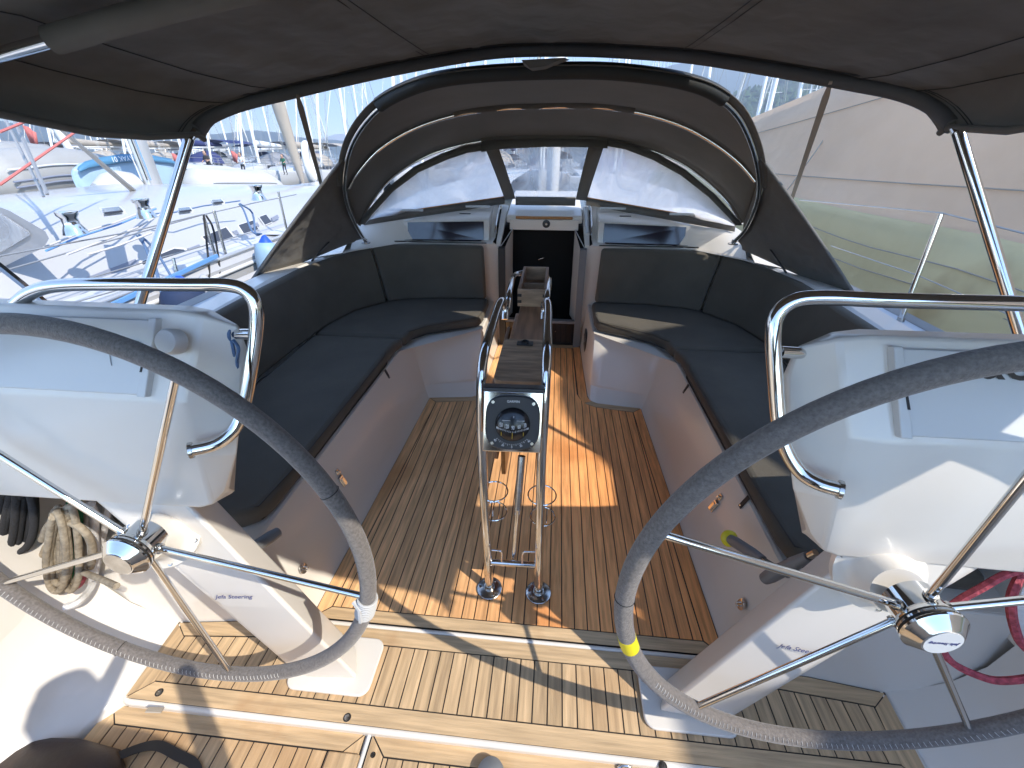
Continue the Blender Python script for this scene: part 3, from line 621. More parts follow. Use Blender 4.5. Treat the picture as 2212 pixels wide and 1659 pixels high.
# cross bar with two small hooks, and the damper rod
cb = [ony(1060, 1214, 1.13), ony(1158, 1221, 1.13)]
TO(mesh('cross_bar', *gtube(cb, .013, 12), 'steel', tb, 50))
for q in ([(1062, 1188), (1080, 1190), (1084, 1196), (1084, 1212)], [(1156, 1192), (1135, 1192), (1129, 1198), (1128, 1216)]):
    TO(tube('bar_hook', smoothpts([ony(*p, 1.12) for p in q], 4), .0045, 'steel', tb, 8))
TO(tube('damper_rod', [ony(1109, 1205, 1.16), ony(1118, 1100, 1.22)], .0105, 'steel', tb, 12))
TO(tube('damper_tube', [ony(1118, 1100, 1.22), ony(1127, 985, 1.30)], .0145, 'steeld', tb, 12))
# wire cup holders
for nm, cx, c1, c2 in (('port', 1067, 1061, 1104), ('starboard', 1171, 1069, 1115)):
    a = ony(cx, c1, 1.235); b = ony(cx+1, c2, 1.245); a[0] += 0; R1, R2 = .054, .050
    h = empty('cup_holder', tuple(Vector(a)-Vector((0, 1.11, 0))), None, None); h.parent = tb; h['label'] = 'wire cup holder on the %s table leg' % nm
    BOAT.remove(h)
    circ = lambda c, r, z: [c+np.array([r*math.cos(t), r*math.sin(t), z]) for t in np.linspace(0, 2*math.pi, 32, endpoint=False)]
    z0 = np.zeros(3); d = b-a
    mesh('ring', *gtube(circ(z0, R1, 0), .0028, 6, True), 'steel', h, 50); mesh('ring', *gtube(circ(d, R2, 0), .0028, 6, True), 'steel', h, 50)
    for sx in (-.017, .017): mesh('wire', *gtube([d+np.array([sx, -.048, 0]), d+np.array([sx, -.02, -.012]), d+np.array([sx, .02, -.012]), d+np.array([sx, .048, 0])], .0025, 6), 'steel', h, 50)
    mesh('wire', *gtube([np.array([0, -.05, 0]), d+np.array([0, -.048, 0])], .0025, 6), 'steel', h, 50)
# wooden top: slatted near block, centre plank, bottle box, two hanging leaves
TZ = .842
def tbx(name, x0, x1, y0, y1, z0, z1, mt, bev=.003, par=None):
    o = box(name, (x0, y0, z0), (x1, y1, z1), mt, par or tb, bev)
    if par is None: TO(o)
    return o
xa, xb = -.105, .082
for k in range(7):
    ya = 1.365+k*.0545
    if k in (0, 6):
        c = .03; P = [(xa, ya+.001), (xb, ya+.001), (xb, ya+.0535), (xa, ya+.0535)]
        P = ([(xa+c, ya), (xb-c, ya), (xb-.008, ya+.010), (xb, ya+.03), (xb, ya+.0535), (xa, ya+.0535), (xa, ya+.03), (xa+.008, ya+.010)] if k == 0 else
             [(xa, ya), (xb, ya), (xb, ya+.025), (xb-.012, ya+.045), (xb-.03, ya+.0535), (xa+.03, ya+.0535), (xa+.012, ya+.045), (xa, ya+.025)])
        o = slab('slat', P, TZ-.022, TZ, 'teakdark', tb); TO(o)
    else: tbx('slat', xa, xb, ya+.0008, ya+.0537, TZ-.022, TZ, 'teakdark', .0012)
tbx('centre_plank', -.070, .066, 1.74, 2.26, TZ-.035, TZ-.012, 'teakdarky', .003)
tbx('centre_beam', -.045, .040, 1.40, 2.70, TZ-.10, TZ-.036, 'teakdarky', .004)
lk = tbx('lock_plate', -.045, .025, 1.675, 1.715, TZ+.0005, TZ+.006, 'black', .002)
lathe('lock_knob', [(.017, 0), (.017, .008), (.011, .010), (.011, .006), (0, .006)], 'black', lk, 20, (-.01, 1.695, TZ+.006))
for q in (-.038, .018): lathe('lock_screw', [(.003, 0), (.003, .001), (0, .001)], 'steeld', lk, 8, (q, 1.695, TZ+.006))
bo = empty('bottle_box', (0, 0, 0)); BOAT.remove(bo); bo.parent = tb; bo.location = (0, -1.11, 0); bo['label'] = 'open wooden bottle box with finger joints on the far end'
X1, X2, Y1, Y2, Z1, Z2, th = -.085, .068, 2.20, 2.66, TZ-.012, .925, .016
box('box_side', (X1, Y1+th, Z1), (X1+th, Y2-th, Z2), 'teakdarky', bo, .001); box('box_side', (X2-th, Y1+th, Z1), (X2, Y2-th, Z2), 'teakdarky', bo, .001)
box('box_end', (X1, Y1, Z1), (X2, Y1+th, Z2-.003), 'teakdark', bo, .001); box('box_end', (X1, Y2-th, Z1), (X2, Y2, Z2-.003), 'teakdark', bo, .001)
box('box_floor', (X1+th, Y1+th, Z1), (X2-th, Y2-th, Z1+.01), 'teakdark', bo); box('divider', (X1+th, 2.40, Z1+.01), (X2-th, 2.41, Z2-.03), 'teakdark', bo)
for xx in (X1-.001, X2-.021):
    for k in range(2): box('finger_joint', (xx, Y1-.001, Z1+.018+k*.034), (xx+.022, Y1+.004, Z1+.034+k*.034), 'piping', bo)
for s, x in ((-1, -.092), (1, .062)):
    P = [(1.46, TZ-.04), (1.46, .33), (1.475, .295), (1.51, .28), (2.12, .28), (2.16, .295), (2.17, .33), (2.17, TZ-.04)]
    mb = MB(); mb.add(*gloft([[(x, y, z) for y, z in P], [(x+.018, y, z) for y, z in P]])); o = TO(mb.build('drop_leaf', 'teakwarm', tb)); bevel(o, .003)
    P2 = [(1.40, TZ-.04), (1.40, .45), (1.43, .42), (1.95, .42), (1.98, .45), (1.98, TZ-.04)]
    x2 = x+s*.024
    mb = MB(); mb.add(*gloft([[(x2, y, z) for y, z in P2], [(x2+.016, y, z) for y, z in P2]])); o = TO(mb.build('drop_leaf', 'teakdarky', tb)); bevel(o, .003)
# compass pod
q = [ond(1045, 839, 1.405), ond(1176, 843, 1.405), ond(1167.6, 984, 1.45), ond(1041, 979, 1.45)]
cx_ = (q[1]-q[0]+q[2]-q[3]); cx_ /= np.linalg.norm(cx_); cy_ = (q[0]-q[3]+q[1]-q[2]); cy_ -= cx_*np.dot(cx_, cy_); cy_ /= np.linalg.norm(cy_); cn_ = np.cross(cx_, cy_)
cc = sum(q)/4; HW, HH = .0985, .105
cp = empty('compass_pod', (0, 0, 0)); BOAT.remove(cp); cp.parent = tb; cp['label'] = 'mirror polished pod holding the black bulkhead compass'
mm = Matrix.Identity(4)
for i in range(3): mm[i][0] = cx_[i]; mm[i][1] = cy_[i]; mm[i][2] = cn_[i]; mm[i][3] = cc[i] - (1.11 if i == 1 else 0)
cp.matrix_local = mm
o = box('pod_shell', (-HW, -HH, -.055), (HW, HH, 0), 'steel', cp, .004)
o = box('pod_rim', (-HW-.004, HH-.002, -.06), (HW+.004, HH+.012, .004), 'black', cp, .003)
sq = [(math.copysign(abs(math.cos(t))**.62, math.cos(t))*.090, math.copysign(abs(math.sin(t))**.62, math.sin(t))*.093) for t in np.linspace(0, 2*math.pi, 64, endpoint=False)]
mb = MB(); mb.add(*gloft([[(x, y, 0) for x, y in sq], [(x, y, .006) for x, y in sq], [(x*.96, y*.96, .010) for x, y in sq]])); bez = mb.build('compass_bezel', 'greyp', cp, 40)
M['bez'] = mat('compass_bezel_grey', (0.028, 0.030, 0.034), 0.5); bez.data.materials[0] = M['bez']
o = mesh('compass_well', *glathe([(.066, .0101), (.066, .0104), (.0, .0104)], 48, (0, -.004, 0)), 'black', cp)
prof = [(.058*math.cos(t), .010+.020*math.sin(t)) for t in np.linspace(0, math.pi/2, 10)]
o = mesh('compass_dome', *glathe(prof, 48, (0, -.004, 0)), 'domeb', cp, 60)
for x, y in ((-.066, .070), (.066, .068), (-.066, -.070), (.066, -.068)): 
    o = mesh('bezel_screw', *glathe([(.0055, .010), (.0055, .0125), (.002, .0125), (.002, .0115), (0, .0115)], 14, (x, y, 0)), 'steeld', cp, 40)
text('brand_lettering', 'GARMIN', .011, 'white', cp, (0, .073, .0106), (1, 0, 0), (0, 1, 0))
box('lubber_cap', (-.031, .052, .010), (.031, .082, .0102), 'black', cp)
def dome_z(x, y):
    r = math.hypot(x, y+.004)/.058; return .010+.020*math.sqrt(max(0, 1-r*r))
for tt, x in (('150', -.0390), ('120', -.0195), ('90', .0015), ('60', .0215), ('30', .0405)):
    y = -.010+(abs(x)*.20); z = dome_z(x, y); r = x/.058
    text('card_number', tt, .0190, 'white', cp, (x, y, z+.0012), (math.sqrt(max(.05, 1-r*r)), 0, -r*.55), (0, 1, -.2), sx=.54)
mb = MB()
for k in range(-14, 15):
    x = .052*math.sin(k*.105); y = -.0255+abs(x)*.24; z = dome_z(x, y); h = .004 if k % 2 else .007
    mb.add(*gbox((x-.0005, y-h/2, z+.0002), (x+.0005, y+h/2, z+.0014)))
mb.build('card_ticks', 'white', cp)
text('card_letter', 'E', .008, 'white', cp, (.003, .026, dome_z(.003, .026)+.001), (1, 0, 0), (0, 1, -.4))
mb = MB(); mb.add(*gbox((-.034, .0135, .0255), (-.008, .0145, .0305))); mb.add(*gbox((.012, .0135, .0255), (.038, .0145, .0305))); mb.build('lubber_marks', 'white', cp)
for x in (-.036, 0, .036):
    pts = [(x*(1-.0*t), y, dome_z(x, y)+.0015) for t, y in enumerate(np.linspace(-.050+.3*abs(x), -.026, 6))]
    mesh('lubber_line', *gtube(pts, .0008, 5), 'yprint', cp)
mb = MB()
for k in range(-8, 9):
    a = math.radians(-90+k*5.6); r0, r1 = .068, .068+(.007 if k % 2 == 0 else .004)
    p = [(r0*math.cos(a), r0*math.sin(a)-.004), (r1*math.cos(a), r1*math.sin(a)-.004)]; t = (-math.sin(a)*.0005, math.cos(a)*.0005)
    mb.add([(p[0][0]-t[0], p[0][1]-t[1], .0106), (p[0][0]+t[0], p[0][1]+t[1], .0106), (p[1][0]+t[0], p[1][1]+t[1], .0106), (p[1][0]-t[0], p[1][1]-t[1], .0106)], [(0, 1, 2, 3)])
mb.build('heel_ticks', 'white', cp)
for tt, a in (('40', -44), ('20', -22), ('0', 0), ('20', 22), ('40', 44)):
    b = math.radians(-90+a); text('heel_number', tt, .0095, 'white', cp, (.081*math.cos(b), .081*math.sin(b)-.002, .0106), (math.cos(math.radians(a)), math.sin(math.radians(a)), 0), (-math.sin(math.radians(a)), math.cos(math.radians(a)), 0))

# ================================================================== HELM CONSOLES, RAILS, PEDESTALS, WHEELS
for s, side in ((-1, 'port'), (1, 'starboard')):
    t = empty('helm_console', (s*1.0, .77, 0), 'white helm console at %s with covered instrument panel' % side, 'console', 'helm consoles in front of the wheels')
    t.rotation_euler = (0, 0, 0)
    def sh(o): o.location = (-s*1.0, -.77, 0); return o
    # stations across X: (x, profile)
    def prof(x, inb):
        if inb == 0:   # far inboard silhouette
            return [(.62, .80, 1.275), (.615, .86, 1.17), (.60, .85, 1.08), (.61, .84, .98), (.70, .86, .84), (.72, 1.1, .80), (.66, 1.12, .82), (.64, .98, 1.08), (.64, .84, 1.26)]
    A = [(.558, .790, 1.275), (.556, .780, 1.215), (.574, .735, 1.09), (.612, .725, .98), (.695, .735, .85), (.70, .76, .815), (.70, .765, .84), (.60, .76, 1.08), (.570, .81, 1.262)]
    Bp = [(.612, .765, 1.305), (.628, .735, 1.235), (.652, .690, 1.140), (.672, .683, 1.00), (.715, .703, .828), (.73, .79, .79), (.73, .80, .84), (.66, .80, 1.12), (.625, .815, 1.298)]
    Cp = [(.66, .762, 1.313), (.672, .733, 1.240), (.70, .683, 1.141), (.715, .672, 1.000), (.745, .695, .822), (.78, .82, .78), (.78, .84, .84), (.72, .83, 1.13), (.67, .815, 1.306)]
    C2 = [(1.06, .762, 1.314), (1.06, .733, 1.241), (1.06, .683, 1.141), (1.06, .670, 1.000), (1.06, .692, .818), (1.08, 1.05, .78), (1.08, 1.08, .84), (1.06, .94, 1.13), (1.06, .815, 1.307)]
    Dp = [(1.45, .762, 1.316), (1.45, .733, 1.243), (1.45, .683, 1.142), (1.45, .668, 1.000), (1.45, .690, .815), (1.45, 1.10, .77), (1.45, 1.18, .84), (1.45, .97, 1.13), (1.45, .815, 1.309)]
    Ep = [(1.52, .80, 1.28), (1.53, .78, 1.23), (1.54, .75, 1.14), (1.54, .75, 1.0), (1.52, .76, .84), (1.50, 1.06, .80), (1.50, 1.10, .85), (1.50, .94, 1.10), (1.50, .83, 1.26)]
    mb = MB(); mb.add(*gloft([[mir(p, s) for p in r] for r in (A, Bp, Cp, C2, Dp, Ep)])); o = sh(mb.build('console_body', 'gel', t, 28)); bevel(o, .007, 3, 18); o.data.set_sharp_from_angle(angle=math.radians(25))
    # raised instrument cover panel on the sloping face
    nrm = np.array([0, -(1.305-1.140), .765-.690]); nrm /= np.linalg.norm(nrm)
    def fp(x, k, h): # k: 0 at top edge, 1 at the bottom of the sloped face
        a = np.array([0, .758, 1.300]); b = np.array([0, .690, 1.148]); p = a+(b-a)*k; p[0] = x*s; return p+np.array([0, nrm[1], nrm[2]])*h
    c0 = [(.700, .04), (1.30, .04), (1.36, .97), (.735, .97)]
    mb = MB(); mb.add(*gloft([[fp(x, k, -.004) for x, k in c0], [fp(x, k, .012) for x, k in c0]])); o = sh(mb.build('instrument_cover', 'pod', t)); bevel(o, .003)
    c1 = [(.690, .02), (.706, .02), (.742, .99), (.722, .99)]
    mb = MB(); mb.add(*gloft([[fp(x, k, -.002) for x, k in c1], [fp(x, k, .016) for x, k in c1]])); o = sh(mb.build('side_slide', 'pod', t)); bevel(o, .002)
    c2 = [(.714, .42), (.718, .42), (.730, .68), (.726, .68)]
    mb = MB(); mb.add(*gloft([[fp(x, k, .010) for x, k in c2], [fp(x, k, .0175) for x, k in c2]])); sh(mb.build('slide_gap', 'caulk', t))
    # logo plate with dark letters
    for c3 in ([(.855, .36), (.905, .36), (.908, .50), (.858, .50)],):
        pass
    if s < 0:
        mb = MB(); mb.add(*gloft([[fp(x, k, .012) for x, k in ((.800, .40), (.845, .38), (.848, .62), (.795, .62))], [fp(x, k, .0145) for x, k in ((.800, .40), (.845, .38), (.848, .62), (.795, .62))]])); sh(mb.build('cover_badge', 'pod', t))
        kb = empty('cover_knob', (0, 0, 0)); BOAT.remove(kb); kb.parent = t; kb.location = (s*-1.0*1, -.77, 0)
        c = onp(381, 738, fp(.9, .5, .012), nrm); mesh('knob', *glathe([(.026, 0), (.026, .020), (.022, .026), (0, .027)], 24, c, nrm), 'pod', kb, 40)
    P1, P2 = fp(.86, .44, .0150), fp(.86, .44, .0150)
    bl = onp(*((292, 762) if s < 0 else (2075, 792)), fp(.9, .5, .0155), nrm)
    text('badge_letters', 'B' if s < 0 else 'B&G', .060, 'piping', t, tuple(bl-np.array([s*1.0, .77, 0])), (1, 0, 0), (0, .758-.690, 1.300-1.148), bold=.0012, align='CENTER' if s < 0 else 'LEFT')
    # grab rail round the console
    gr = empty('grab_rail', (s*.6, .77, 0.9), 'polished grab rail looping round the %s helm console' % side, 'grab rail', 'grab rails on the helm consoles')
    if s < 0: L = [(8, 745, .77), (14, 700, .775), (38, 655, .785), (80, 627, .79), (140, 616, .79), (260, 614, .79), (400, 615, .79), (490, 616, .79), (532, 629, .79), (553, 662, .785), (553, 715, .775), (543, 790, .752), (533, 850, .735), (520, 900, .72), (500, 935, .70), (465, 960, .675), (412, 973, .650)]
    else: L = [(2320, 662, .79), (2212, 656, .79), (2050, 652, .79), (1900, 648, .79), (1780, 643, .79), (1715, 650, .79), (1678, 682, .787), (1670, 730, .775), (1676, 830, .75), (1684, 920, .725), (1700, 975, .705), (1730, 1020, .685), (1770, 1045, .665), (1815, 1058, .652)]
    pts = smoothpts([ony(*q) for q in L], 6); pts = [p-np.array([s*.6, .77, .9]) for p in pts]
    tube('rail_tube', pts, .0135, 'steel', gr, 18)
    a, b = (ony(468, 722, .802), ony(546, 722, .778)) if s < 0 else (ony(1782, 766, .802), ony(1684, 760, .775))
    o = np.array([s*.6, .77, .9]); tube('rail_stub', [a-o, b-o], .0115, 'steel', gr, 16)
    for p, d in ((a-o, a-b), (pts[-1], pts[-1]-pts[-4])): mesh('rail_collar', *glathe([(.0175, -.004), (.0175, .003), (.013, .005)], 18, p, d), 'steeld', gr, 40)

    # pedestal
    pd = empty('wheel_pedestal', (s*.6, .76, 0), 'leaning white steering pedestal under the %s wheel' % side, 'pedestal', 'steering pedestals')
    off = np.array([s*.6, .76, 0])
    def PO_(p): return (p[0]*s-off[0], p[1]-off[1], p[2]-off[2])
    b0 = [(.500, .722, .012), (.672, .710, .012), (.72, .72, .012), (.73, .80, .012), (.60, .828, .012), (.545, .822, .012)]
    b1 = [(.775, .702, .80), (1.01, .694, .80), (1.05, .71, .80), (1.06, .80, .80), (.88, .815, .80), (.83, .80, .80)]
    ring = lambda k: [PO_(tuple(np.array(a)*(1-k)+np.array(b)*k)) for a, b in zip(b0, b1)]
    mb = MB(); mb.add(*gloft([ring(0), ring(.5), ring(1.05)])); o = mb.build('pedestal_column', 'gel', pd, 30); bevel(o, .012, 3, 22)
    # base plate on the teak
    def rr(x0, x1, y0, y1, r): 
        out = []
        for cx, cy, a0 in ((x1-r, y1-r, 0), (x0+r, y1-r, 90), (x0+r, y0+r, 180), (x1-r, y0+r, 270)):
            for k in range(6): a = math.radians(a0+k*18); out.append((cx+r*math.cos(a), cy+r*math.sin(a)))
        return out
    pl = rr(.452, .742, .672, .862, .035)
    vs, fs = gprism([(x*s-off[0], y-off[1]) for x, y in pl], .0005, .013); o = mesh('base_plate', vs, fs, 'gel', pd); bevel(o, .004)
    # shaft housing with flange and screws
    hub = np.array([-.862, .621, .770]) if s < 0 else np.array([.822, .572, .832])
    hc = np.array([hub[0]+s*.02, .696, hub[2]-.05]); hax = hub-hc; hax /= np.linalg.norm(hax); hu = np.cross(hax, [0, 0, 1.]); hu /= np.linalg.norm(hu); hv = np.cross(hu, hax)
    mesh('shaft_housing', *glathe([(.090, -.01), (.090, .008), (.072, .014), (.060, .03), (.054, .06), (.050, .075)], 32, hc-off, hax), 'gel', pd, 40)
    for k in range(6):
        a = math.radians(k*60+20); p = hc-off+hax*.007+hu*.081*math.cos(a)+hv*.081*math.sin(a); mesh('housing_screw', *glathe([(.006, 0), (.006, .004), (.003, .004), (.003, .003), (0, .003)], 12, p, hax), 'steeld', pd, 40)
    k = .57; pa = np.array(b0[0])*(1-k)+np.array(b1[0])*k; pb = np.array(b0[1])*(1-k)+np.array(b1[1])*k; mid = (pa*.40+pb*.60); mid[1] -= .008
    upv = np.array(b1[0])-np.array(b0[0]); upv[0] *= s
    text('maker_lettering', 'Jefa Steering', .021, 'inkblue', pd, PO_(mid), (1, -.11*s*1.0, -.02), (0, .1, 1), .35)
    # wheel
    wh = empty('steering_wheel', tuple(hub), 'big %s steering wheel with grey suede rim%s' % (side, ' and white cord whipping' if s < 0 else ' and yellow tape marker'), 'steering wheel', 'steering wheels')
    RW = .560 if s < 0 else .552; nv = np.array([-.003, -1, .019]) if s < 0 else np.array([.024, -1, -.009]); nv /= np.linalg.norm(nv)
    ux = np.array([1, 0, 0.])-nv*nv[0]; ux /= np.linalg.norm(ux); uz = np.cross(ux, -nv)*1.0; uz = uz if uz[2] > 0 else -uz
    rp = lambda a, r: ux*r*math.cos(a)+uz*r*math.sin(a)
    mesh('rim', *gtube([rp(a, RW) for a in np.linspace(0, 2*math.pi, 96, endpoint=False)], .0195, 18, True), 'leather', wh, 60)
    base = 59 if s < 0 else 17.5
    for k in range(5):
        a = math.radians(base+72*k); sp = mesh('spoke', *gtube([rp(a, .035)+nv*.0, rp(a, RW-.014)], .0078, 14), 'steel', wh, 50)
        mesh('spoke_collar', *gtube([rp(a, .046), rp(a, .052)], .0115, 14), 'steeld', sp, 50)
    hb = mesh('hub', *glathe([(.041, -.035), (.044, -.033), (.044, .010), (.047, .012), (.050, .018), (.052, .022)], 36, (0, 0, 0), nv), 'steel', wh, 30)
    for h in (.022, .030): mesh('hub_groove', *glathe([(.0505, h), (.0505, h+.004)], 36, (0, 0, 0), nv), 'caulk', hb, 60)
    mesh('hub_ring', *glathe([(.053, .026), (.053, .030)], 36, (0, 0, 0), nv), 'steel', hb, 60)
    cp2 = mesh('hub_cap', *glathe([(.053, .034), (.0555, .037), (.0550, .041), (.050, .045), (.037, .058), (.034, .060), (0, .060)], 40, (0, 0, 0), nv), 'steel', wh, 25)
    mesh('cap_disc', *glathe([(.0315, .0602), (.0315, .0615), (0, .0615)], 32, (0, 0, 0), nv), 'steeld' if s < 0 else 'pod', cp2, 30)
    if s > 0: text('cap_lettering', 'Jefa Steering', .010, 'inkblue', cp2, tuple(nv*.0622), tuple(-ux), tuple(-uz), .2)
    # stitching along the inner front of the rim, drawn as short raised stitches
    mb = MB(); N = 78
    for k in range(N):
        a = math.radians(195 if s < 0 else 215) + math.radians(100)*k/N
        c = rp(a, RW); inn = -rp(a, 1.0); d = inn*.55+nv*.84; d /= np.linalg.norm(d)
        tg = np.array(-math.sin(a))*ux+math.cos(a)*uz
        p = c+d*.0198; w_ = np.cross(tg, d); q0 = p-w_*.0055; q1 = p+w_*.0055+tg*.003
        mb.add(*gtube([q0, (q0+q1)/2+d*.0012, q1], .00065, 4))
    mb.build('stitching', 'stitch', wh)
    for a0 in ((22, -120) if s < 0 else (182,)):
        a = math.radians(a0); mesh('leather_seam', *gtube([rp(a, RW)+(math.cos(b)*rp(a, 1.0)+math.sin(b)*nv)*.0198 for b in np.linspace(0, 2*math.pi, 20, endpoint=False)], .0011, 5, True), 'caulk', wh, 50)
    if s < 0:
        mb = MB()
        for k in range(9):
            a = math.radians(-13.6-k*.75); mb.add(*gtube([rp(a, RW)+(math.cos(b)*rp(a, 1.0)+math.sin(b)*nv)*.0212 for b in np.linspace(0, 2*math.pi, 20, endpoint=False)], .0042, 6, True))
        a = math.radians(-14.5); mb.add(*gtube([rp(a, RW-.03)+nv*.01, rp(a-.012, RW-.01)+nv*.021, rp(a-.09, RW)+nv*.024], .006, 6)); mb.build('cord_whipping', 'cord', wh, 50)
    else:
        mesh('yellow_tape', *gtube([rp(math.radians(a), RW) for a in np.linspace(196, 200.5, 6)], .0204, 20), 'yellow', wh, 50)

# ================================================================== SPRAYHOOD (dodger)
dg = empty('sprayhood', (0, 3.2, .9), 'dark grey canvas sprayhood with three steel bows and clear windows', 'sprayhood')
OD = np.array([0, 3.2, .9])
def DG(pts): return [np.array(p)-OD for p in pts]
nA = np.array([0, 1, 1.07]); pA = np.array([0, 3.25, .95])
A_px = [(790, 522), (770, 490), (752, 450), (743, 410), (746, 360), (760, 310), (790, 262), (830, 225), (890, 195), (960, 176), (1060, 165), (1180, 160), (1300, 160), (1400, 169), (1480, 183), (1540, 205), (1590, 245), (1620, 300), (1637, 360), (1640, 415), (1628, 460), (1608, 500), (1584, 524)]
Aw = [onp(*q, pA, nA) for q in A_px]
nB = np.array([0, 1, -.55]); pB = np.array([0, 2.98, 1.33])
B_px = [(752, 408), (775, 370), (820, 322), (890, 280), (980, 250), (1080, 235), (1180, 231), (1290, 232), (1390, 246), (1480, 275), (1550, 315), (1600, 355), (1632, 392)]
Bw = [onp(*q, pB, nB) for q in B_px]
nC = np.array([0, 1, -1.0]); pC = np.array([0, 3.20, 1.05])
C_px = [(776, 486), (800, 440), (840, 390), (900, 348), (970, 320), (1060, 303), (1180, 300), (1290, 302), (1390, 320), (1470, 352), (1530, 395), (1575, 440), (1602, 484)]
Cw = [onp(*q, pC, nC) for q in C_px]
As, Bs, Cs = smoothpts(Aw, 5), smoothpts(Bw, 5), smoothpts(Cw, 5)
tube('aft_bow', DG(As), .0135, 'steel', dg, 12); tube('middle_bow', DG(Bs), .012, 'steel', dg, 12); tube('front_bow', DG(Cs), .012, 'steel', dg, 12)
def resample(P, n):
    P = [np.array(p) for p in P]; L = [0]
    for a, b in zip(P, P[1:]): L.append(L[-1]+np.linalg.norm(b-a))
    out = []
    for k in range(n):
        d = L[-1]*k/(n-1); i = max(j for j in range(len(L)) if L[j] <= d+1e-9); i = min(i, len(P)-2)
        out.append(P[i]+(P[i+1]-P[i])*(d-L[i])/(L[i+1]-L[i]+1e-12))
    return out
NS = 60
outw = lambda P, r: [p+np.array([0, 0, 1])*r*.9+np.array([math.copysign(1, p[0])*min(1, abs(p[0])/1.1), 0, 0])*r*.6 for p in P]
As_up = As[15:-15]
ra, rb, rc_ = resample(outw(As_up, .022), NS), resample(outw(Bs, .02), NS), resample(outw(Cs, .02), NS)
def sag(a, b, k, n, amt):
    t = k/n; return [p*(1-t)+q*t - np.array([0, 0, amt*math.sin(math.pi*t)]) for p, q in zip(a, b)]
rows = [[p+np.array([0, -.045, .004]) for p in ra]]+[ra]+[sag(ra, rb, k, 5, .018) for k in range(1, 5)]+[rb]+[sag(rb, rc_, k, 5, .016) for k in range(1, 5)]+[rc_]+[[p+np.array([0, .03, -.03]) for p in rc_]]
mb = MB(); mb.add(*gloft([DG(r) for r in rows], False)); cn = mb.build('canopy', 'canvasin', dg, 60); cn.data.materials.append(M['canvas']); so = solid(cn, .004, 1)
# cloth gusset between the foot of the aft bow and the windscreen edge
for s in (-1, 1):
    lo = (As if s < 0 else As[::-1])[:17]; e0, e1 = (rb[0], rc_[0]) if s < 0 else (rb[-1], rc_[-1]); n = len(lo)
    line_ = [e1*(1-k/(n-1))+e0*(k/(n-1)) for k in range(n)]
    mb = MB(); mb.add(*gloft([DG([p+np.array([s*.012, .012, 0]) for p in lo]), DG([(p+q)/2+np.array([s*.03, .01, 0]) for p, q in zip(lo, line_)]), DG(line_)], False)); solid(mb.build('gusset', 'canvasin', dg, 60), .003)
# padded dark sleeve over the aft bow, zipped pockets over the other bows
i0, i1 = 34, 78
tube('aft_sleeve', DG([p+np.array([0, -.008, .010]) for p in As[i0:i1]]), .032, 'canvasd', dg, 14)
for P, lo, hi, nm in ((Bs, 20, 40, 'middle_pocket'), (Cs, 24, 37, 'front_pocket')):
    seg = P[lo:hi]; tube(nm, DG([p+np.array([0, .0, .012+.004*math.sin(i*1.3)]) for i, p in enumerate(seg)]), .022, 'canvasin', dg, 10)
# wings running aft to the coaming
for s in (-1, 1):
    side = As[:22] if s < 0 else As[::-1][:22]
    tail = np.array([s*1.87, 2.58, .78]); foot = np.array([s*1.40, 3.22, .93])
    n = len(side); up = outw(side, .022)
    bottom = [foot+(tail-foot)*(k/(n-1))**.85 for k in range(n)]
    rows = []
    for j in range(9):
        t = j/8; rows.append([a*(1-t)+b*t + np.array([s*.012*math.sin(math.pi*t), 0, 0]) for a, b in zip(up, bottom)])
    mb = MB(); mb.add(*gloft([DG(r) for r in rows], False)); o = mb.build('side_wing', 'canvas', dg, 60); solid(o, .004, 1)
    tube('wing_edge', DG([up[-1]*(1-t)+bottom[-1]*t + np.array([s*.012*math.sin(math.pi*t), 0, 0]) for t in np.linspace(0, 1, 10)]), .009, 'canvas', dg, 8)
    f = Aw[0] if s < 0 else Aw[-1]
    mesh('bow_foot', *glathe([(.034, -.012), (.034, -.006), (.014, 0), (.012, .02)], 16, f-OD, (0, 0, 1)), 'steeld', dg, 40)
    tube('wing_strap', DG([onp(713 if s < 0 else 1637, 520 if s < 0 else 500, (s*1.5, 2.9, 1.0), np.array([1, 0, 0.])), np.array([s*1.50, 2.75, .90])]), .006, 'black', dg, 6)
